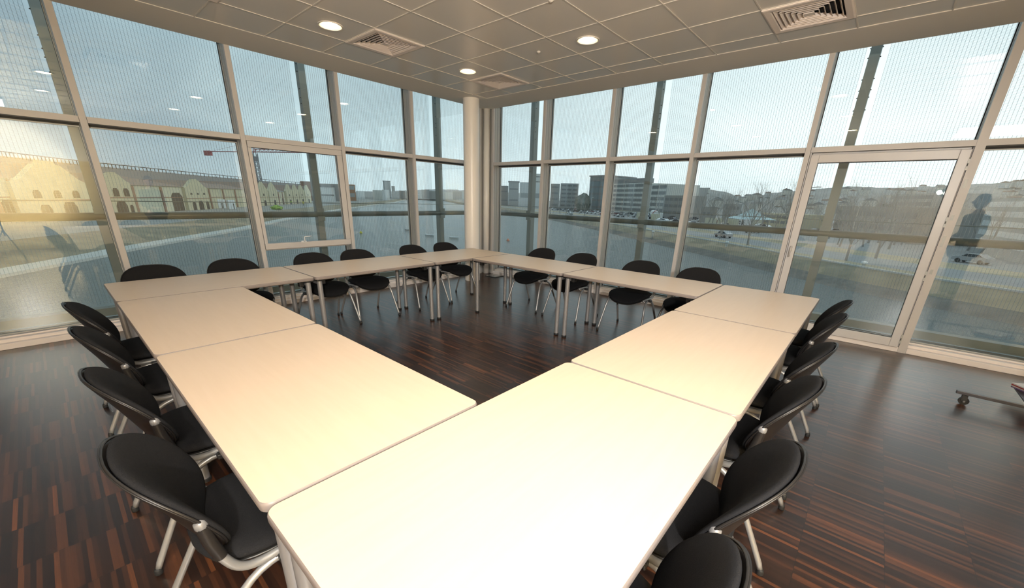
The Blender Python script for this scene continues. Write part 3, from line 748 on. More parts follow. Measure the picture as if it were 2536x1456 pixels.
def offset(pl, d):
    out = []
    for i, p in enumerate(pl):
        a = Vector(pl[max(i-1, 0)]); b_ = Vector(pl[min(i+1, len(pl)-1)]); t = (b_-a).normalized(); out.append((p[0]-t.y*d, p[1]+t.x*d))
    return out
def strip(pl, offs, name, m, label, cat, kind='stuff'):
    """offs: [(offset, z)...] cross section swept along the polyline"""
    b = MB(); rows = [offset(pl, o_) for o_, _ in offs]; n = len(pl)
    for r_, (o_, z) in zip(rows, offs): b.v += [(x, y, z) for x, y in r_]
    for i in range(len(offs)-1):
        for k in range(n-1): b.f.append([i*n+k, i*n+k+1, (i+1)*n+k+1, (i+1)*n+k]); b.mi.append(0)
    return tag(b.build(name, m), label, cat, kind=kind)
LW_ = [(-120, -60), (-40, 20), (-10.7, 62.2), (-2.1, 74.1), (2, 80.8), (14, 96.5), (28.8, 115.5), (46.4, 142.5), (76, 185), (113.8, 235.2), (300, 465), (620, 900)]
strip(LW_, [(0, WZ-2), (0.1, WZ+.35), (2.4, WZ+.55), (2.5, WZ+.5)], 'quay_step', X['conc'], 'pale concrete step along the foot of the left bank', 'quay edge')
strip(LW_, [(2.4, WZ+.5), (5.5, WZ+1.2), (10.5, QZ-.05), (12.5, QZ)], 'grass_bank', X['grass'], 'olive grass slope of the left quay above the water', 'grass bank')
strip(LW_, [(12.5, QZ), (40, QZ), (120, QZ+.05), (900, QZ)], 'quay_ground', X['pave'], 'grey paved quay in front of the old warehouses', 'ground')
RW_ = [(1200, 1500), (520, 640), (330, 372), (226.6, 211.4), (170, 130), (128.6, 79.4), (108, 54), (91.9, 35.8), (78, 19), (68.1, 8.1), (61.5, 0.5), (56.5, -5.4), (52.3, -12.2), (48.5, -19), (44, -30), (38, -60), (30, -160)]
strip(RW_, [(0, WZ-2), (0, WZ-.05), (1.2, WZ+.25), (3.0, WZ+.75)], 'stone_bank', X['rock'], 'dark stone foot of the right bank', 'stone bank')
strip(RW_, [(3.0, WZ+.75), (4.8, WZ+1.35), (7.2, QZ-.08)], 'grass_bank', X['grass'], 'dull olive grass slope of the right bank', 'grass bank')
strip(RW_, [(7.2, QZ-.1), (7.2, QZ+.12), (7.55, QZ+.12), (7.55, QZ-.1)], 'kerb', X['curbline'], 'white kerb line along the top of the right bank', 'kerb')
strip(RW_, [(7.5, QZ), (10.8, QZ+.02)], 'verge', X['verge'], 'dry straw coloured verge beside the quay road', 'verge')
strip(RW_, [(10.8, QZ+.01), (20, QZ+.01)], 'quay_road', X['road'], 'grey quay road along the right bank', 'road')
strip(RW_, [(20, QZ+.01), (27, QZ+.03)], 'verge', X['verge'], 'broad straw coloured grass strip beyond the quay road', 'verge')
strip(RW_, [(27, QZ+.01), (120, QZ+.01), (1500, QZ-.5)], 'town_ground', X['road'], 'grey car parks and streets of the town on the right bank', 'ground')

# ---- warehouses of the left quay (front line through two surveyed points)
F0 = Vector((15.5, 165.0)); FD = Vector((118.7, 158.9)).normalized(); FN = Vector((-FD.y, FD.x))
def fac(u, back=0.0):
    """point where the view column u meets the warehouse front line"""
    d = ray(u, 500); o = F0+FN*back
    # CAM + t d = o + s FD
    den = d.x*(-FD.y)+d.y*FD.x
    s = ((o.x-CAM.x)*(-d.y)+(o.y-CAM.y)*d.x)/(-(FD.x*d.y-FD.y*d.x)) if False else None
    A = d.x; B = -FD.x; Cc = d.y; D_ = -FD.y; E_ = o.x-CAM.x; F_ = o.y-CAM.y
    det = A*D_-B*Cc; s = (A*F_-Cc*E_)/det
    return s, (o.x+FD.x*s, o.y+FD.y*s)
UD = (FD.x, FD.y)
def P_at(s, back=0): return (F0.x+FD.x*s+FN.x*back, F0.y+FD.y*s+FN.y*back)
def gable(u0, u1, veave, vapex, label, depth=34, m='brick', rm='tileroof', wins=(), shoulder=False, group='cream gabled warehouses'):
    s0, _ = fac(u0); s1, _ = fac(u1); sm = (s0+s1)/2; w = s1-s0; pm = P_at(sm); um = (u0+u1)/2
    he = zat(um, veave, pm)-QZ; ha = zat(um, vapex, pm)-QZ
    P = P_at(s0); t = thing('warehouse', (pm[0], pm[1], QZ), label, 'building', group)
    def bb(mb, name, mm, par=t):
        o = mb.build(name, mm, par); o.matrix_parent_inverse = Matrix.Translation((-pm[0], -pm[1], -QZ)) if par is t else Matrix(); return o
    if shoulder:
        prof = [(0, 0), (w, 0), (w, he), (w*.86, he+(ha-he)*.22), (w*.66, he+(ha-he)*.82), (w*.60, he+(ha-he)*.86), (w*.58, ha), (w*.42, ha), (w*.40, he+(ha-he)*.86), (w*.34, he+(ha-he)*.82), (w*.14, he+(ha-he)*.22), (0, he)]
    else:
        prof = [(0, 0), (w, 0), (w, he), (w*.86, he+(ha-he)*.22), (w/2, ha), (w*.14, he+(ha-he)*.22), (0, he)]
    bb(MB().vprism(prof, P, UD, 1.2, QZ), 'front_wall', X[m])
    bb(MB().vprism([(.4, 0), (w-.4, 0), (w-.4, he*.93), (.4, he*.93)], P_at(s0, 1.2), UD, depth, QZ), 'hall', X[m])
    bb(MB().vprism([(.0, he*.93), (w, he*.93), (w/2, ha*.95)], P_at(s0, 1.2), UD, depth, QZ), 'roof', X[rm])
    bb(MB().vprism([(0, he*.52), (w, he*.52), (w, he*.545), (0, he*.545)], P_at(s0, -.12), UD, .12, QZ), 'string_course', X['redbrick'])
    for fx, z0, z1, ww in wins:
        z0 *= ha/22; z1 *= ha/22
        a = w*fx; pr = [(a-ww/2, z0), (a+ww/2, z0), (a+ww/2, z1-ww*.3), (a+ww*.3, z1), (a-ww*.3, z1), (a-ww/2, z1-ww*.3)]
        bb(MB().vprism(pr, P_at(s0, -.08), UD, .12, QZ), 'window', X['dark'])
    return t
def hall(u0, u1, veave, vridge, label, depth=34, m='brick2', rm='tileroof', doors=(), group='low warehouse halls', hip=.25):
    s0, _ = fac(u0, 1.0); s1, _ = fac(u1, 1.0); w = s1-s0; sm = (s0+s1)/2; pm = P_at(sm, 1.0); um = (u0+u1)/2
    he = zat(um, veave, pm)-QZ; pr_ = P_at(sm, depth*.5); hr = zat(um, vridge, pr_)-QZ
    t = thing('warehouse', (pm[0], pm[1], QZ), label, 'building', group); inv = Matrix.Translation((-pm[0], -pm[1], -QZ))
    def bb(mb, name, mm):
        o = mb.build(name, mm, t); o.matrix_parent_inverse = inv; return o
    bb(MB().vprism([(0, 0), (w, 0), (w, he), (0, he)], P_at(s0, 1.0), UD, depth, QZ), 'hall', X[m])
    b = MB(); c = [P_at(s0-.3, .6), P_at(s1+.3, .6), P_at(s1+.3, depth+1), P_at(s0-.3, depth+1)]; r_ = [P_at(s0+w*hip, depth*.5), P_at(s1-w*hip, depth*.5)]
    b.v = [(x, y, QZ+he) for x, y in c]+[(x, y, QZ+hr) for x, y in r_]
    b.f = [[0, 1, 5, 4], [1, 2, 5], [2, 3, 4, 5], [3, 0, 4], [3, 2, 1, 0]]; b.mi = [0]*5
    bb(b, 'roof', X[rm])
    for k in range(max(2, int(w/11))+1):
        a = w*k/max(2, int(w/11)); bb(MB().vprism([(a-.5, 0), (a+.5, 0), (a+.5, he*.97), (a-.5, he*.97)], P_at(s0, .75), UD, .3, QZ), 'pilaster', X['redbrick'])
    bb(MB().vprism([(0, he*.55), (w, he*.55), (w, he*.575), (0, he*.575)], P_at(s0, .85), UD, .12, QZ), 'string_course', X['redbrick'])
    for fx, hh, ww in doors:
        hh *= he/12
        a = w*fx; bb(MB().vprism([(a-ww/2, 0), (a+ww/2, 0), (a+ww/2, hh*.8), (a+ww*.3, hh), (a-ww*.3, hh), (a-ww/2, hh*.8)], P_at(s0, .88), UD, .1, QZ), 'doorway', X['dark'])
    return t
hall(-60, 40, 440, 405, 'long cream warehouse hall at the left edge of the picture', doors=((.3, 6, 4), (.8, 6, 4)))
gable(42, 235, 455, 400, 'wide cream gabled warehouse at the far left behind the near mullion', wins=((.25, 8, 11, 2), (.5, 8, 11, 2), (.75, 8, 11, 2), (.3, 0, 5.5, 3), (.62, 0, 6.5, 4)), shoulder=True)
gable(262, 334, 452, 427, 'cream gabled warehouse just right of the near left mullion', wins=((.42, 9.6, 13.8, 2.2), (.78, 9.6, 13.8, 2.2), (.5, 0, 7.2, 4.4), (.84, 0, 5, 1.4)), shoulder=True)
hall(336, 462, 461, 437, 'low warehouse hall under a brown hipped tile roof, left of the small gabled front', doors=((.80, 9, 6.5),))
gable(465, 521, 466, 444, 'cream gabled warehouse front with three small round windows', wins=((.22, 11, 12.2, 1.3), (.5, 11, 12.2, 1.3), (.78, 11, 12.2, 1.3), (.25, 0, 6.0, 2.2), (.55, 0, 6.4, 3.4), (.85, 0, 6, 2)), shoulder=True)
hall(523, 612, 468, 452, 'low cream warehouse hall behind the white site cabins', m='brick', doors=((.4, 5, 3),))
hall(613, 643, 474, 458, 'short cream hall behind the second left mullion', m='brick2')
gable(645, 667, 470, 450, 'pointed cream gable, first of the small gables right of the second mullion', wins=((.5, 9, 11, 1.5), (.55, 0, 5, 3)))
gable(669, 691, 472, 452, 'pointed cream gable, second of the small gables right of the second mullion', wins=((.5, 9, 11, 1.5), (.55, 0, 5, 3)))
hall(692, 711, 475, 459, 'dark roofed low hall between the small pointed gables', m='brick2', rm='slate', doors=((.5, 6, 3),), hip=.45)
for k, (a, c_, lb) in enumerate(((712, 727, 'third'), (729, 743, 'fourth'), (744, 757, 'fifth'), (758, 772, 'sixth'))):
    gable(a, c_, 473+k*.8, 456.5+k*.6, 'pointed cream gable, %s of the small gables left of the white arched hall' % lb, wins=((.5, 9, 11, 1.5), (.55, 0, 5, 3)))
# long dark shed roof with a picket of vents behind the warehouses
b = MB(); n = 46; top = []
for k in range(n+1):
    u = -60+(775+60)*k/n; s, p = fac(u, 62); v = 372+(458-372)*((u+60)/835)**.8; top.append((p, zat(u, v, p)))
for k in range(n):
    (p, z), (q, z2) = top[k], top[k+1]
    for pp, zz in ((p, QZ+4), (q, QZ+4), (q, z2), (p, z)): b.v.append((pp[0], pp[1], zz))
    for pp, zz in ((p, QZ+4), (q, QZ+4), (q, z2-3), (p, z-3)): b.v.append((pp[0]+FN.x*30, pp[1]+FN.y*30, zz))
    o = k*8; b.f += [[o, o+1, o+2, o+3], [o+3, o+2, o+6, o+7], [o+7, o+6, o+5, o+4]]; b.mi += [0, 0, 0]
t = thing('long_shed', (top[20][0][0], top[20][0][1], QZ), 'very long dark roofed shed behind the row of warehouses', 'building')
o = b.build('roof', X['slate'], t); o.matrix_parent_inverse = Matrix.Translation((-t.location.x, -t.location.y, -QZ))
b = MB()
for k in range(n*2):
    i = k//2; (p, z), (q, z2) = top[i], top[i+1]; f_ = (k % 2)*.5; x, y, zz = p[0]+(q[0]-p[0])*f_, p[1]+(q[1]-p[1])*f_, z+(z2-z)*f_
    b.box(x-.14, x+.14, y-.14, y+.14, zz-.5, zz+1.5)
for i in range(n):
    (p, z), (q, z2) = top[i], top[i+1]; b.tube([(p[0], p[1], z+1.5), (q[0], q[1], z2+1.5)], .18, 4)
o = b.build('roof_railing', X['dark'], t); o.matrix_parent_inverse = Matrix.Translation((-t.location.x, -t.location.y, -QZ))
# white arched hall, red block, orange block
def plain(name, u0, u1, vtop, dist, depth, m, label, cat='building', group=None, rows=0, rowm='band', vb=None, dist1=None, cap=None, z0=QZ, rowh=1.3, split=0):
    p0 = Vector(at(u0, dist)); p1 = Vector(at(u1, dist1 or dist)); d = (p1-p0); w = d.length; d.normalize(); nn = Vector((-d.y, d.x))
    if nn.dot(p0-Vector((CAM.x, CAM.y))) < 0: nn = -nn; p0, p1 = p1, p0; d = -d
    pm = (p0+p1)/2; um = (u0+u1)/2; h = zat(um, vtop, pm)-z0
    t = thing(name, (pm.x, pm.y, z0), label, cat, group, rz=math.atan2(d.y, d.x))
    MB().box(-w/2, w/2, 0, depth, 0, h).build('wall', X[m], t)
    if cap: MB().box(-w/2-.6, w/2+.6, -.6, depth+.6, h, h+cap).build('roof_slab', X['slate'], t)
    for k in range(rows):
        z = 1.2+(h-1.6)*(k+.35)/rows
        nb = max(1, split)
        for j in range(nb):
            a0 = -w/2+.6+(w-1.2)*j/nb+.3; a1 = -w/2+.6+(w-1.2)*(j+1)/nb-.3
            MB().box(a0, a1, -.08, .02, z, z+min(rowh, (h-1.6)/rows*.55)).build('window_band', X[rowm], t)
    return t
p_ = P_at(fac(814)[0])
plain('arched_hall', 795, 832, 463, 395, 40, 'white', 'white hall with a dark base beyond the pointed gables', rows=1, cap=1.2)
plain('brick_building', 750, 795, 449.5, 440, 40, 'redbrick', 'dark red building behind the last pointed gables')
plain('brick_building', 790, 856, 455.5, 450, 30, 'brownb', 'long brown grey building behind the white hall')
plain('orange_building', 860, 883, 457, 480, 40, 'orange', 'orange and grey tower block at the end of the left quay', rows=2, rowm='greyb', rowh=9)
plain('tower_block', 952, 970, 449, 900, 30, 'greyb', 'dark grey tower block on the far horizon', rows=0, cap=1)
plain('tower_block', 972, 980, 461, 880, 40, 'brownb', 'low brown grey block beside the far tower')
for k, (a, c_, v, mm, d_) in enumerate([(884, 905, 473, 'white', 700), (905, 925, 474, 'greyb', 720), (925, 948, 471, 'cream', 650), (948, 966, 470, 'white', 600), (975, 990, 474, 'greyb', 760), (990, 1004, 472, 'brownb', 900),
                                       (1005, 1018, 476, 'cream', 950), (1045, 1064, 470, 'greyb', 1000), (1064, 1082, 473, 'brownb', 900), (1082, 1104, 474, 'cream', 980), (1104, 1122, 476, 'white', 1000), (1122, 1145, 474, 'greyb', 1010)]):
    plain('far_building', a, c_, v, d_, 40, mm, 'low hazy building on the far shore, number %d from the left quay' % (k+1) if False else 'low hazy block on the far shore between the left quay and the column', group='low blocks on the far shore')
b = MB(); n = 40
hz = [(880, 476), (960, 474), (1040, 470), (1090, 468), (1150, 471), (1230, 474), (1300, 478)]
def interp(tab, u):
    for (a, va), (c_, vc) in zip(tab, tab[1:]):
        if u <= c_: return va+(vc-va)*max(0, (u-a)/(c_-a))
    return tab[-1][1]
def ridge(name, tab, dist, depth, label, m='hill', nu=60, nr=10, near=None):
    b = MB(); u0, u1 = tab[0][0], tab[-1][0]; near = near or dist*.55
    for i in range(nu+1):
        u = u0+(u1-u0)*i/nu; v = interp(tab, u)+random.uniform(-1, 1); pt_ = at(u, dist); zt = zat(u, v, pt_)
        for j in range(nr+1):
            f_ = j/nr; p = at(u, near+(dist-near)*f_); z = QZ-.5+(zt-QZ)*(f_**1.35)+random.uniform(-1.2, 1.2)*(f_ > 0)*(f_ < 1); b.v.append((p[0], p[1], z))
        p = at(u, dist+depth); b.v.append((p[0], p[1], QZ))
    w = nr+2
    for i in range(nu):
        for j in range(nr+1): b.f.append([i*w+j, i*w+j+1, (i+1)*w+j+1, (i+1)*w+j]); b.mi.append(0)
    return tag(b.build(name, X[m], smooth=True), label, 'hill', kind='stuff')
ridge('hill', hz, 1700, 500, 'low hazy rise on the far horizon behind the column')
HT = [(1560, 470), (1640, 460), (1700, 462), (1760, 470), (1795, 474), (1835, 492), (1870, 487), (1910, 476), (1960, 472), (2020, 466), (2100, 460), (2180, 464), (2260, 462), (2340, 458), (2420, 454), (2536, 447), (2700, 440)]
ridge('hill', HT, 620, 300, 'brown grey hillside covered with trees and houses behind the right bank', nu=110, nr=14, near=300)
# houses on the hillside
hp = thing('hill_house', (0, 0, 0), 'small pale house on the wooded hillside behind the right bank', 'house', 'houses on the hillside')
MB().box(-5, 5, -4, 4, -3, 5).build('wall', X['white'], hp)
MB().vprism([(-5.2, 5), (5.2, 5), (0, 7.4)], (0, 4.2), (1, 0), -8.4, 0).build('roof', X['tileroof'], hp)
hp2 = thing('hill_house', (0, 0, 0), 'small brown house on the wooded hillside behind the right bank', 'house', 'brown houses on the hillside')
MB().box(-6, 6, -4, 4, -3, 4.5).build('wall', X['cream'], hp2)
MB().vprism([(-6.2, 4.5), (6.2, 4.5), (0, 7.0)], (0, 4.2), (1, 0), -8.4, 0).build('roof', X['slate'], hp2)
R2 = random.Random(5); first = [True, True]
for k in range(74):
    u = R2.uniform(1700, 2530); f_ = R2.uniform(.1, .88); p = at(u, 300+320*f_); zt = zat(u, interp(HT, u), at(u, 620)); z = QZ+(zt-QZ)*(f_**1.35)+1.6
    q = k % 2; src = (hp, hp2)[q]; o = src if first[q] else copy_tree(src); first[q] = False
    o.location = (p[0], p[1], z); o.rotation_euler = (0, 0, R2.uniform(0, 3.1)); s_ = R2.uniform(.45, .8); o.scale = (s_, s_, s_)

# ---- buildings of the right bank
plain('office_block', 1457, 1502, 437, 300, 30, 'glazed', 'tall teal glass office block behind the third mullion from the corner', rows=5, split=1, cap=.8, dist1=290)
plain('office_block', 1504, 1592, 443, 292, 6, 'slate', 'dark setback top storey of the large cream office block', dist1=262, z0=zat(1547, 454, at(1547, 273)))
plain('office_block', 1503, 1591, 454, 290, 22, 'cream', 'large cream office block with dark ribbon windows', rows=6, split=4, dist1=258, rowh=1.8)
plain('office_block', 1591, 1648, 456, 262, 22, 'cream', 'cream office wing with ribbon windows, right of the dark post', rows=5, split=3, dist1=246, rowh=1.7)
plain('office_block', 1648, 1697, 463, 300, 20, 'greyb', 'plain grey block right of the cream office wing', rows=0, dist1=290)
plain('apartment_block', 1643, 1695, 484, 225, 14, 'brownb', 'brown block in front of the grey block, left of the fourth mullion', rows=3, split=4, dist1=215)
plain('apartment_block', 1362, 1384, 455, 330, 24, 'brownb', 'brown grey block just right of the second mullion from the corner', rows=4, split=1)
plain('apartment_block', 1386, 1430, 454, 345, 24, 'greyb', 'grey block behind bare trees, second from the second mullion', rows=6, split=3)
plain('apartment_block', 1259, 1284, 451, 420, 20, 'greyb', 'grey block with a flat top seen in the corner pane', rows=2, cap=1)
plain('apartment_block', 1230, 1258, 460, 440, 20, 'brownb', 'brown block at the edge of the corner pane', rows=2)
plain('shop_building', 1286, 1352, 452, 380, 30, 'white', 'white and grey shop building in the corner pane', rows=1, rowm='greyb', rowh=4)
plain('tower_block', 1323, 1342, 430, 560, 18, 'cream', 'pale stepped tower block behind the shop building', rows=6, split=2)
plain('long_building', 1892, 1975, 529, 175, 12, 'brick', 'long ochre building with arched windows left of the door', rows=2, split=6, dist1=160)
plain('long_building', 2080, 2290, 512, 165, 14, 'brownb', 'low brown building seen through the middle of the door', rows=2, split=8, dist1=130)
plain('apartment_block', 2200, 2310, 480, 230, 14, 'greyb', 'grey apartment block on the slope seen through the door', rows=5, split=6, dist1=200)
plain('apartment_block', 2450, 2600, 490, 120, 16, 'greyb', 'grey terraced block with white balcony bands at the right edge', rows=5, split=1, rowm='white', rowh=1.0, dist1=100)
plain('low_house', 1740, 1780, 512, 190, 10, 'brownb', 'low brown house right of the fourth mullion', rows=1, split=3)
plain('low_house', 1795, 1840, 505, 205, 10, 'greyb', 'low grey house left of the blue canopy', rows=2, split=4)
# pale blue canopy
cx, cy = at(1868, 150); t = thing('canopy', (cx, cy, QZ), 'pale blue peaked fabric canopy in front of the hillside', 'canopy', rz=.6)
b = MB(); h0, h1 = 3.3, 6.4; a_, c_ = 6.0, 5.0
b.v = [(-a_, -c_, h0), (a_, -c_, h0), (a_, c_, h0), (-a_, c_, h0), (0, 0, h1), (-a_*.5, -c_*.5, h0+1.0), (a_*.5, -c_*.5, h0+1.0), (a_*.5, c_*.5, h0+1.0), (-a_*.5, c_*.5, h0+1.0)]
b.f = [[0, 1, 6, 5], [1, 2, 7, 6], [2, 3, 8, 7], [3, 0, 5, 8], [5, 6, 4], [6, 7, 4], [7, 8, 4], [8, 5, 4]]; b.mi = [0]*8
b.build('fabric', X['tent'], t)
for sx in (-1, 1):
    for sy in (-1, 1): MB().tube([(sx*a_, sy*c_, 0), (sx*a_, sy*c_, h0)], .12, 6).build('pole', X['white'], t)
WALLS = []
# cream garden walls along the far side of the road
for k, (u0, u1, v0) in enumerate(((1745, 1772, 549), (1776, 1790, 550), (1800, 1826, 552), (1862, 1886, 552), (1930, 1950, 556), (1576, 1600, 533), (1612, 1632, 536))):
    p0, p1 = Vector(gnd(u0, v0+8)), Vector(gnd(u1, v0+11)); d = (p1-p0); w = d.length; d.normalize(); pm = (p0+p1)/2
    WALLS.append((pm, w))
    tag(MB().box(-w/2, w/2, -.15, .15, 0, 2.6).build('boundary_wall', X['brick2'], loc=(pm.x, pm.y, QZ+.04)), 'cream concrete boundary wall panel beyond the quay road', 'wall', 'cream wall panels beyond the quay road')
    bpy.context.scene.collection.objects[-1].rotation_euler = (0, 0, math.atan2(d.y, d.x))

# ---- trees
def bare_tree(seed, h=13):
    R = random.Random(seed); b = MB()
    def br(p, d, L, r, lv):
        n = 3; q = Vector(p); path = [tuple(q)]; dd = Vector(d)
        for i in range(n):
            dd = (dd+Vector((R.uniform(-.16, .16), R.uniform(-.16, .16), .05))).normalized(); q = q+dd*L/n; path.append(tuple(q))
        b.tube(path, [r*(1-.45*i/n) for i in range(n+1)], 5 if lv < 2 else 3, caps=False)
        if lv >= 5: return
        for k in range(3 if lv else 4):
            a = R.uniform(0, 2*PI); sp_ = R.uniform(.35, .75); e_ = (dd+Vector((math.cos(a)*sp_, math.sin(a)*sp_, R.uniform(0, .35)))).normalized()
            st = Vector(path[-1]) if k < 2 else Vector(path[R.randint(1, n-1)])
            br(st, e_, L*R.uniform(.58, .78), r*.5, lv+1)
    br((0, 0, 0), (0, 0, 1), h*.27, h*.0135, 0)
    return b
TP = [bare_tree(s, 13) for s in (3, 8, 21)]
protos = [b.build('bare_tree', X['bark']) for b in TP]
TL = ['bare winter tree with upright twigs on the right bank', 'bare winter tree with a leaning crown on the right bank', 'bare winter tree with a wide crown on the right bank']
spots = []
R3 = random.Random(11)
for u in range(1745, 2560, 17): spots.append((u+R3.uniform(-8, 8), R3.uniform(100, 185), R3.uniform(.95, 1.3)))
for u in (1365, 1385, 1402, 1420, 1436, 1448, 1520, 1560, 1605, 1632, 1668, 1700): spots.append((u+R3.uniform(-4, 4), R3.uniform(170, 240), R3.uniform(1.0, 1.25)))
spots += [(1875, 92, 1.25), (1800, 105, 1.1), (2140, 78, 1.1), (2215, 86, 1.15)]
ft = [True]*3
for k, (u, d_, sc) in enumerate(spots):
    q = k % 3; o = protos[q] if ft[q] else protos[q].copy()
    if not ft[q]: C.objects.link(o)
    ft[q] = False; x, y = at(u, d_); o.location = (x, y, QZ-.1); o.rotation_euler = (0, 0, R3.uniform(0, 6.2)); o.scale = (sc, sc, sc)
    tag(o, TL[q], 'tree', 'bare trees of the right bank, kind %s' % ('upright', 'leaning', 'wide')[q])
def blob(name, c, r, m, label, cat, seed=1, flat=.7):
    R = random.Random(seed); b = MB(); n1, n2 = 12, 8; b.v = []
    for j in range(n2+1):
        th = PI*j/n2
        for k in range(n1):
            a = 2*PI*k/n1; rr = r*R.uniform(.78, 1.12); b.v.append((rr*math.sin(th)*math.cos(a), rr*math.sin(th)*math.sin(a), r*flat+rr*flat*math.cos(th)))
    for j in range(n2):
        for k in range(n1): b.f.append([j*n1+k, (j+1)*n1+k, (j+1)*n1+(k+1) % n1, j*n1+(k+1) % n1]); b.mi.append(0)
    return tag(b.build(name, m, loc=c), label, cat)
x, y = gnd(686, 519); blob('shrub', (x, y, QZ-.3), 2.4, X['lime'], 'bright lime green shrub on the left quay below the gables', 'shrub', 2, .45)
for k, (u, v, r_, lb) in enumerate(((1442, 524, 5.5, 'dark evergreen tree in front of the teal office block'), (1594, 520, 4.0, 'dark evergreen tree in front of the cream office wing'),
                                    (2165, 585, 4.2, 'large dark green hedge tree seen through the door'), (2190, 590, 3.6, 'second dark green hedge tree seen through the door, beside the large one'), (1822, 542, 2.6, 'dark rounded bush left of the blue canopy'))):
    x, y = gnd(u, v); blob('evergreen_tree', (x, y, QZ-.5), r_, X['hedge'], lb, 'tree', k+5, 1.1)

# ---- street lamps
def street_lamp(h):
    b = MB().tube([(0, 0, 0), (0, 0, h*.95), (.5, 0, h), (1.8, 0, h+.15)], .09, 6); b.box(1.4, 2.4, -.15, .15, h+.05, h+.2); return b
lp = None
for k, (u, v, h) in enumerate(((1462, 528, 9), (1558, 536, 9), (1628, 540, 9), (1712, 552, 10), (1975, 585, 12), (1862, 566, 6), (2105, 590, 8), (2200, 598, 8), (554, 522, 8))):
    x, y = gnd(u, v)
    if lp is None: lp = street_lamp(9).build('street_lamp', X['greyst'] if k else X['conc']); o = lp
    else: o = lp.copy(); C.objects.link(o)
    o.location = (x, y, QZ); o.scale = (1, 1, h/9); o.rotation_euler = (0, 0, k*1.3); tag(o, 'thin grey street lamp on the quay outside', 'street lamp', 'street lamps on the quays')

# ---- cars
def make_car(paint, label, group):
    t = thing('car', (0, 0, 0), label, 'car', group)
    body = [(-2.1, .35), (2.1, .35), (2.15, .75), (1.9, .88), (1.15, .98), (.55, 1.42), (-.95, 1.45), (-1.6, 1.05), (-2.1, .95)]
    b = MB().vprism(body, (0, .85), (1, 0), -1.7, 0); b.build('body', paint, t, bevel=.05)
    b = MB().vprism([(1.02, .98), (.50, 1.36), (-.92, 1.38), (-1.45, 1.02)], (0, .87), (1, 0), -1.74, 0); b.build('glass', X['carglass'], t)
    for x in (-1.3, 1.3):
        for y in (-.78, .78): MB().tube([(x, y-.11, .32), (x, y+.11, .32)], .32, 12).build('wheel', X['tyre'], t)
    return t
cp_cols = [('white', (.75, .76, .78)), ('silver grey', (.42, .43, .44)), ('dark blue', (.06, .08, .12)), ('black', (.03, .03, .035)), ('dark red', (.22, .04, .04))]
cps = [make_car(mat('car_paint_%s' % n_.replace(' ', '_'), c_, .25, coat=.6), '%s car parked among others on the right bank' % n_, '%s cars parked on the right bank' % n_) for n_, c_ in cp_cols]
fc = [True]*5; R4 = random.Random(3)
def put_car(q, x, y, rz, label=None, group='-'):
    o = cps[q] if fc[q] else copy_tree(cps[q]); fc[q] = False; o.location = (x, y, QZ+.02); o.rotation_euler = (0, 0, rz)
    if label:
        o['label'] = label
        if 'group' in o: del o['group']
    else:
        o['label'] = '%s car parked among others on the right bank' % cp_cols[q][0]; o['group'] = '%s cars parked on the right bank' % cp_cols[q][0]
rd = math.atan2(35.8-19, 91.9-78)
for row, (d0, n_) in enumerate(((36, 22), (44, 20), (58, 20), (66, 16))):
    pl = offset(RW_, d0)[3:8]; segs = list(zip(pl, pl[1:])); k = 0
    tot = sum(math.dist(a, c_) for a, c_ in segs); step = tot/n_
    s_ = 0
    for i in range(n_):
        tgt = i*step+R4.uniform(0, 2); acc = 0
        for a, c_ in segs:
            L = math.dist(a, c_)
            if acc+L >= tgt: f_ = (tgt-acc)/L; x, y = a[0]+(c_[0]-a[0])*f_, a[1]+(c_[1]-a[1])*f_; an = math.atan2(c_[1]-a[1], c_[0]-a[0]); break
            acc += L
        if any((Vector((x, y))-pm_).length < w_/2+3.5 for pm_, w_ in WALLS): continue
        put_car(R4.choice((0, 0, 1, 1, 2, 3, 4)), x, y, an+PI/2+R4.uniform(-.1, .1))
for (u, v, q, lb) in ((1645, 551, 0, 'white car driving on the quay road below the mixer truck'), (1790, 588, 1, 'grey car on the quay road, in front of the cream walls'), (1665, 546, 2, 'dark car right of the white car below the mixer truck'),
                      (1893, 568, 0, 'white van like car behind the guard rail, left of the door'), (2405, 652, 1, 'grey car on the road at the far right, behind the right hand pane'), (1812, 556, 0, 'white car parked beside the dark rounded bush'),
                      (1412, 531, 0, 'white car nearest the guard rail on the right bank car park'), (1578, 536, 1, 'grey car behind the dark post in front of the cream office')):
    x, y = gnd(u, v); put_car(q, x, y, rd+.1, lb)
# concrete mixer truck
x, y = gnd(1622, 543); t = thing('mixer_truck', (x, y, QZ), 'concrete mixer truck with a white drum and red stripe on the quay road', 'truck', rz=rd+PI)
MB().box(-4.2, 3.0, -1.1, 1.1, .7, 1.1).build('chassis', X['greyst'], t); MB().box(2.6, 4.6, -1.2, 1.2, .6, 3.0).build('cab', X['white'], t, bevel=.15)
dr = MB().tube([(-4.0, 0, 2.9), (-3.2, 0, 2.7), (-1.2, 0, 2.45), (.6, 0, 2.2), (2.1, 0, 2.0)], [.7, 1.25, 1.55, 1.35, .7], 20).build('drum', X['hull'], t, smooth=True)
MB().tube([(-.35, 0, 2.33), (.25, 0, 2.25)], [1.50, 1.43], 20, caps=False).build('stripe', X['redst'], dr, smooth=True)
MB().tube([(-4.3, 0, 2.9), (-5.0, 0, 2.1)], .3, 8).build('chute', X['greyst'], t)
for xx in (-3.2, -1.9, 3.4):
    for yy in (-1.0, 1.0): MB().tube([(xx, yy-.15, .5), (xx, yy+.15, .5)], .5, 12).build('wheel', X['tyre'], t)
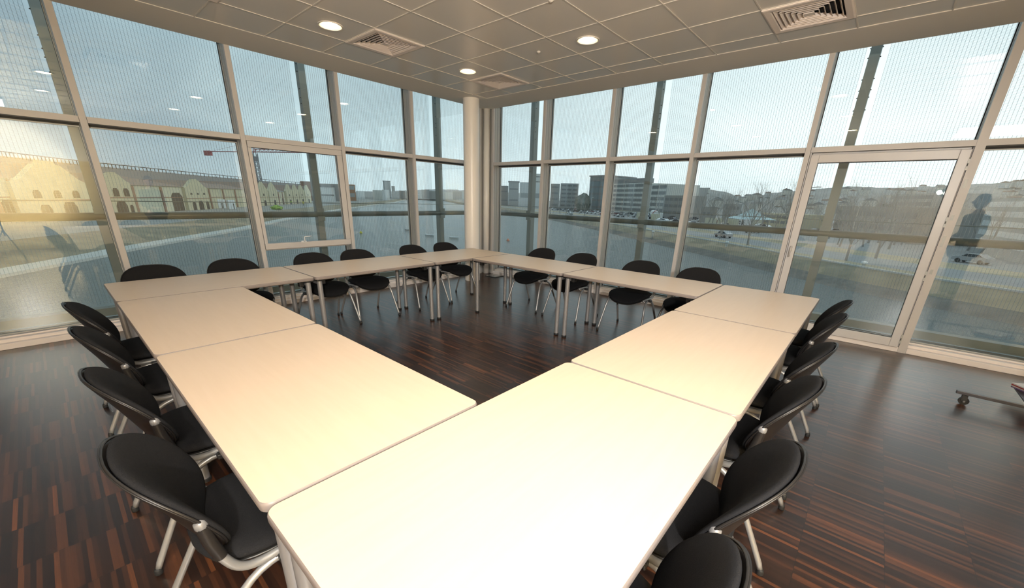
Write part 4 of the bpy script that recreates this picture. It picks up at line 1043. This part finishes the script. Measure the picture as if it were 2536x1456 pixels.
# white site cabins and lorries on the left quay
for (u0, u1, v0, v1, lb) in ((528, 561, 514, 497, 'white site cabin in front of the cream hall'), (568, 585, 516, 501, 'smaller white site cabin right of the first one')):
    p0, p1 = Vector(gnd(u0, v0+2)), Vector(gnd(u1, v0+2)); d = p1-p0; w = d.length; d.normalize(); pm = (p0+p1)/2
    t = thing('site_cabin', (pm.x, pm.y, QZ), lb, 'cabin', rz=math.atan2(d.y, d.x)); MB().box(-w/2, w/2, 0, 3, 0, 3.6).build('wall', X['hull'], t, bevel=.05)
    MB().box(w*.18, w*.30, -.05, 0, 0, 2.2).build('doorway', X['dark'], t)
# tower crane
cx, cy = at(652, 430); t = thing('tower_crane', (cx, cy, QZ), 'red and grey tower crane behind the warehouses', 'crane')
mh = zat(652, 381, (cx, cy))-QZ; hw = 1.4
b = MB()
for sx in (-1, 1):
    for sy in (-1, 1): b.tube([(sx*hw, sy*hw, 0), (sx*hw, sy*hw, mh)], .28, 4)
z = 0
while z < mh-3:
    for (a, c_) in (((-hw, -hw), (hw, -hw)), ((hw, -hw), (hw, hw)), ((hw, hw), (-hw, hw)), ((-hw, hw), (-hw, -hw))): b.tube([(a[0], a[1], z), (c_[0], c_[1], z+3)], .18, 3); b.tube([(a[0], a[1], z), (c_[0], c_[1], z)], .18, 3)
    z += 3
b.build('mast', X['greyst'], t)
jd = Vector((math.sin(YAW), -math.cos(YAW))) # jib runs across the view
jd = (Vector(at(830, 400))-Vector(at(562, 470))).normalized()
rzj = math.atan2(jd.y, jd.x); pix = 430/FPX
jl = 178*pix*1.25; cl = 88*pix*1.25
b = MB(); zz = mh+1
for y_, z_ in ((-1, 0), (1, 0), (0, 2.2)): b.tube([(0, y_, zz+z_), (jl, y_*.6, zz+z_*.8)], .26, 4)
k = 0
while k < jl-4:
    b.tube([(k, -1, zz), (k+2, 0, zz+2.1)], .15, 3); b.tube([(k+2, 0, zz+2.1), (k+4, -1, zz)], .15, 3); b.tube([(k, 1, zz), (k+2, 0, zz+2.1)], .15, 3); k += 4
j = b.build('jib', X['redst'], t); j.rotation_euler = (0, 0, rzj)
b = MB(); b.tube([(0, -.8, zz), (-cl, -.8, zz)], .3, 4); b.tube([(0, .8, zz), (-cl, .8, zz)], .3, 4); k = 0
while k < cl-3: b.tube([(-k, -.8, zz), (-k-3, .8, zz)], .18, 3); k += 3
j = b.build('counter_jib', X['redst'], t); j.rotation_euler = (0, 0, rzj)
w_ = MB().box(-cl-1, -cl+5, -1.3, 1.3, zz-3.2, zz+.6).build('counterweight', X['redst'], t); w_.rotation_euler = (0, 0, rzj)
MB().box(-1.6, 1.6, -1.6, 1.6, mh-6, mh-2.5).build('cab', X['greyst'], t)
b = MB()
for sx in (-1, 1): b.tube([(sx*1.2, 0, mh), (0, 0, mh+9)], .28, 4)
b.tube([(0, -1, mh), (0, 0, mh+9)], .28, 4); b.tube([(0, 0, mh+9), (jl*.6, 0, zz+2)], .07, 3); b.tube([(0, 0, mh+9), (-cl*.9, 0, zz)], .07, 3)
a_ = b.build('apex', X['redst'], t); a_.rotation_euler = (0, 0, rzj)
# boats and buoys
for k, (u, v, L, lb) in enumerate(((1064, 584, 2.3, 'white rowing boat on the water, left of the column'), (1124, 590, 2.3, 'white rowing boat on the water, right against the column'), (1010, 571, 1.8, 'small grey kayak on the water left of the two white boats'))):
    x, y = gnd(u, v, WZ); b = MB(); n = 14
    for i in range(n+1):
        f_ = -1+2*i/n; w = .42*(1-f_*f_)**.6+.02; a = f_*L/2; zt = .34+.14*f_*f_
        b.v += [(a, -w, zt), (a, -w*.55, .02), (a, w*.55, .02), (a, w, zt), (a, w*.8, zt-.03), (a, -w*.8, zt-.03)]
    for i in range(n):
        for j in range(6): b.f.append([i*6+j, i*6+(j+1) % 6, (i+1)*6+(j+1) % 6, (i+1)*6+j]); b.mi.append(0)
    b.f += [[5, 4, 3, 2, 1, 0], [n*6+j for j in range(6)]]; b.mi += [0, 0]
    t = thing('rowing_boat' if k < 2 else 'kayak', (x, y, WZ+.02), lb, 'boat', rz=YAW-PI/2-.12)
    b.build('hull', X['hull'] if k < 2 else X['greyb'], t, smooth=True)
    MB().box(-L*.2, -L*.14, -.3, .3, .26, .31).box(L*.12, L*.18, -.3, .3, .26, .31).build('thwart', X['greyb'], t)
for u, v, mm, lb in ((894, 578, 'yellow', 'small yellow buoy on the water right of the sash window'), (1258, 597, 'buoyo', 'small orange buoy on the water in the corner pane')):
    x, y = gnd(u, v, WZ); tag(MB().lathe([(.02, -.2), (.30, -.05), (.36, .15), (.28, .38), (.08, .5), (.07, .62), (.02, .64)], (0, 0, 0), 16).build('buoy', X[mm], smooth=True, loc=(x, y, WZ)), lb, 'buoy')
# bollard signs along the right bank kerb
for k, (u, v) in enumerate(((1616, 583), (1798, 612), (2135, 668))):
    x, y = gnd(u, v, QZ-.5); t = thing('mooring_post', (x, y, QZ-1.2), ('white capped mooring post, leftmost of the three on the right bank', 'white capped mooring post, middle of the three on the right bank', 'white capped mooring post seen through the door')[k], 'post', 'white capped mooring posts')
    MB().tube([(0, 0, 0), (.1, 0, 1.5)], .2, 10).build('shaft', X['conc'], t, smooth=True); MB().lathe([(.22, 1.45), (.34, 1.5), (.34, 1.75), (.2, 1.85), (.01, 1.87)], (.1, 0, 0), 14).build('cap', X['hull'], t, smooth=True)
for k, (u, v) in enumerate(((722, 507), (752, 509))):  # plain posts standing in for two workers in hi-vis
    x, y = gnd(u, v); t = thing('worker_standin', (x, y, QZ), ('post shaped stand-in for a worker in green on the left quay', 'post shaped stand-in for a worker in yellow on the left quay')[k], 'post'); MB().tube([(0, 0, 0), (0, 0, 1.2)], .25, 8).build('shaft', X['greyst'], t)
    MB().tube([(0, 0, 1.1), (0, 0, 2.2)], .42, 8).build('top', X['lime'] if k == 0 else X['yellow'], t)

# ------------------------------------------------------------------ person standing behind the camera (seen mirrored in the right hand pane)
def skin_body(name, joints, edges, root, mats, parent, sub=2):
    me = bpy.data.meshes.new(name); me.from_pydata([j[0] for j in joints], edges, []); o = bpy.data.objects.new(name, me); C.objects.link(o)
    sk = o.modifiers.new('skin', 'SKIN'); sk.use_smooth_shade = True
    for i, j in enumerate(joints):
        v = me.skin_vertices[0].data[i]; v.radius = j[1] if isinstance(j[1], tuple) else (j[1], j[1]); v.use_root = (i == root)
    ss = o.modifiers.new('subsurf', 'SUBSURF'); ss.levels = sub; ss.render_levels = sub
    me.materials.append(mats); o.parent = parent; return o
P_ = thing('person', (-4.1, -7.25, 0), 'person in dark green jacket and dark trousers, mirrored in the pane right of the door', 'person', rz=-.35)
skin = mat('skin', (.56, .36, .27), .5); hairm = mat('short_brown_hair', (.05, .035, .025), .8); jack = mat('dark_green_jacket', (.028, .042, .026), .85); trou = mat('dark_trousers', (.03, .03, .035), .9); shoe = mat('black_leather', (.015, .013, .012), .4)
J = [((0, 0, .95), (.155, .11)), ((0, 0, 1.10), (.150, .105)), ((0, .0, 1.27), (.165, .11)), ((0, -.01, 1.42), (.13, .09)), ((0, 0, 1.50), (.060, .060)), ((0, .01, 1.56), (.055, .056)),
     ((.10, 0, .92), (.095, .10)), ((.11, .01, .50), (.060, .065)), ((.12, -.02, .10), (.042, .045)), ((.125, .03, .045), (.045, .04)), ((.14, .15, .03), (.042, .028)),
     ((-.10, 0, .92), (.095, .10)), ((-.11, .01, .50), (.060, .065)), ((-.12, -.02, .10), (.042, .045)), ((-.125, .03, .045), (.045, .04)), ((-.14, .15, .03), (.042, .028)),
     ((.19, 0, 1.41), (.060, .060)), ((.24, -.01, 1.14), (.044, .046)), ((.10, .19, 1.05), (.030, .030)), ((.05, .24, 1.05), (.036, .022)),
     ((-.19, 0, 1.41), (.060, .060)), ((-.24, -.01, 1.14), (.044, .046)), ((-.10, .19, 1.03), (.030, .030)), ((-.05, .24, 1.03), (.036, .022))]
E_ = [(0, 1), (1, 2), (2, 3), (3, 4), (4, 5), (0, 6), (6, 7), (7, 8), (8, 9), (9, 10), (0, 11), (11, 12), (12, 13), (13, 14), (14, 15), (3, 16), (16, 17), (17, 18), (18, 19), (3, 20), (20, 21), (21, 22), (22, 23)]
skin_body('body', J, E_, 0, skin, P_)
def ell(name, c, r, m, par, cut=None, n1=24, n2=16, fn=None):
    b = MB()
    for j in range(n2+1):
        th = PI*j/n2
        for k in range(n1):
            a = 2*PI*k/n1; v = Vector((math.sin(th)*math.cos(a), math.sin(th)*math.sin(a), math.cos(th)))
            if fn: v = fn(v)
            b.v.append((c[0]+r[0]*v.x, c[1]+r[1]*v.y, c[2]+r[2]*v.z))
    for j in range(n2):
        for k in range(n1): b.f.append([j*n1+k, (j+1)*n1+k, (j+1)*n1+(k+1) % n1, j*n1+(k+1) % n1]); b.mi.append(0)
    return b.build(name, m, par, smooth=True)
def headf(v):
    w = Vector(v)
    if w.z < 0: w.x *= 1-.28*(-w.z); w.y *= 1-.12*(-w.z)
    if w.y > .3: w.y *= .93
    return w
hd_ = ell('head', (0, .02, 1.665), (.078, .098, .118), skin, P_, fn=headf)
ell('nose', (0, .120, 1.655), (.014, .020, .024), skin, hd_, n1=10, n2=8)
ell('mouth', (0, .107, 1.608), (.026, .008, .007), mat('lips', (.42, .20, .17), .5), hd_, n1=10, n2=6)
for s_ in (-1, 1):
    ell('eye', (s_*.030, .103, 1.678), (.012, .008, .008), mat('eye_white', (.7, .7, .7), .3), hd_, n1=10, n2=6)
    ell('iris', (s_*.030, .110, 1.678), (.0055, .003, .0055), mat('iris_brown', (.05, .03, .02), .3), hd_, n1=10, n2=6)
    ell('ear', (s_*.080, .012, 1.66), (.012, .022, .032), skin, hd_, n1=10, n2=8)
def hairf(v):
    w = Vector(v)
    if w.z < .15 and w.y > -.1: w = w*.93
    if w.z < -.35: w = w*.8
    return w
ell('hair', (0, .005, 1.682), (.084, .100, .112), hairm, P_, fn=hairf)
skin_body('jacket', [((0, 0, .86), (.185, .135)), ((0, 0, 1.02), (.180, .130)), ((0, 0, 1.25), (.190, .130)), ((0, -.01, 1.42), (.145, .10)), ((0, 0, 1.49), (.075, .072)),
     ((.19, 0, 1.41), (.078, .075)), ((.245, -.01, 1.14), (.060, .060)), ((.135, .15, 1.065), (.046, .046)), ((-.19, 0, 1.41), (.078, .075)), ((-.245, -.01, 1.14), (.060, .060)), ((-.135, .15, 1.045), (.046, .046))],
     [(0, 1), (1, 2), (2, 3), (3, 4), (3, 5), (5, 6), (6, 7), (3, 8), (8, 9), (9, 10)], 0, jack, P_)
skin_body('trousers', [((0, 0, .93), (.170, .125)), ((.10, 0, .84), (.105, .110)), ((.11, .01, .50), (.078, .082)), ((.12, -.01, .09), (.062, .068)), ((-.10, 0, .84), (.105, .110)), ((-.11, .01, .50), (.078, .082)), ((-.12, -.01, .09), (.062, .068))],
     [(0, 1), (1, 2), (2, 3), (0, 4), (4, 5), (5, 6)], 0, trou, P_)
for s_ in (-1, 1):
    skin_body('shoe', [((s_*.122, -.06, .045), (.042, .044)), ((s_*.128, .05, .042), (.046, .042)), ((s_*.142, .17, .032), (.044, .030))], [(0, 1), (1, 2)], 0, shoe, P_)
    for k in range(4):    # fingers of the two hands, folded over each other
        x = s_*(.045-.012*k*.2); y0 = .255-.016*k; z0 = (1.05 if s_ > 0 else 1.03)-.012*k
        L_ = (.062, .072, .068, .052)[k]
        MB().tube([(s_*.05, y0-.004, z0+.004), (s_*.02, y0+.016, z0), (s_*.02-s_*L_*.5, y0+.018, z0-.010), (s_*.02-s_*L_*.8, y0+.006, z0-.016)], [.0095, .009, .0085, .006], 8).build('finger', skin, P_, smooth=True)
    MB().tube([(s_*.075, .235, (1.05 if s_ > 0 else 1.03)+.018), (s_*.05, .262, (1.06 if s_ > 0 else 1.04)+.02), (s_*.022, .275, (1.06 if s_ > 0 else 1.04)+.012)], [.011, .0105, .008], 8).build('thumb', skin, P_, smooth=True)
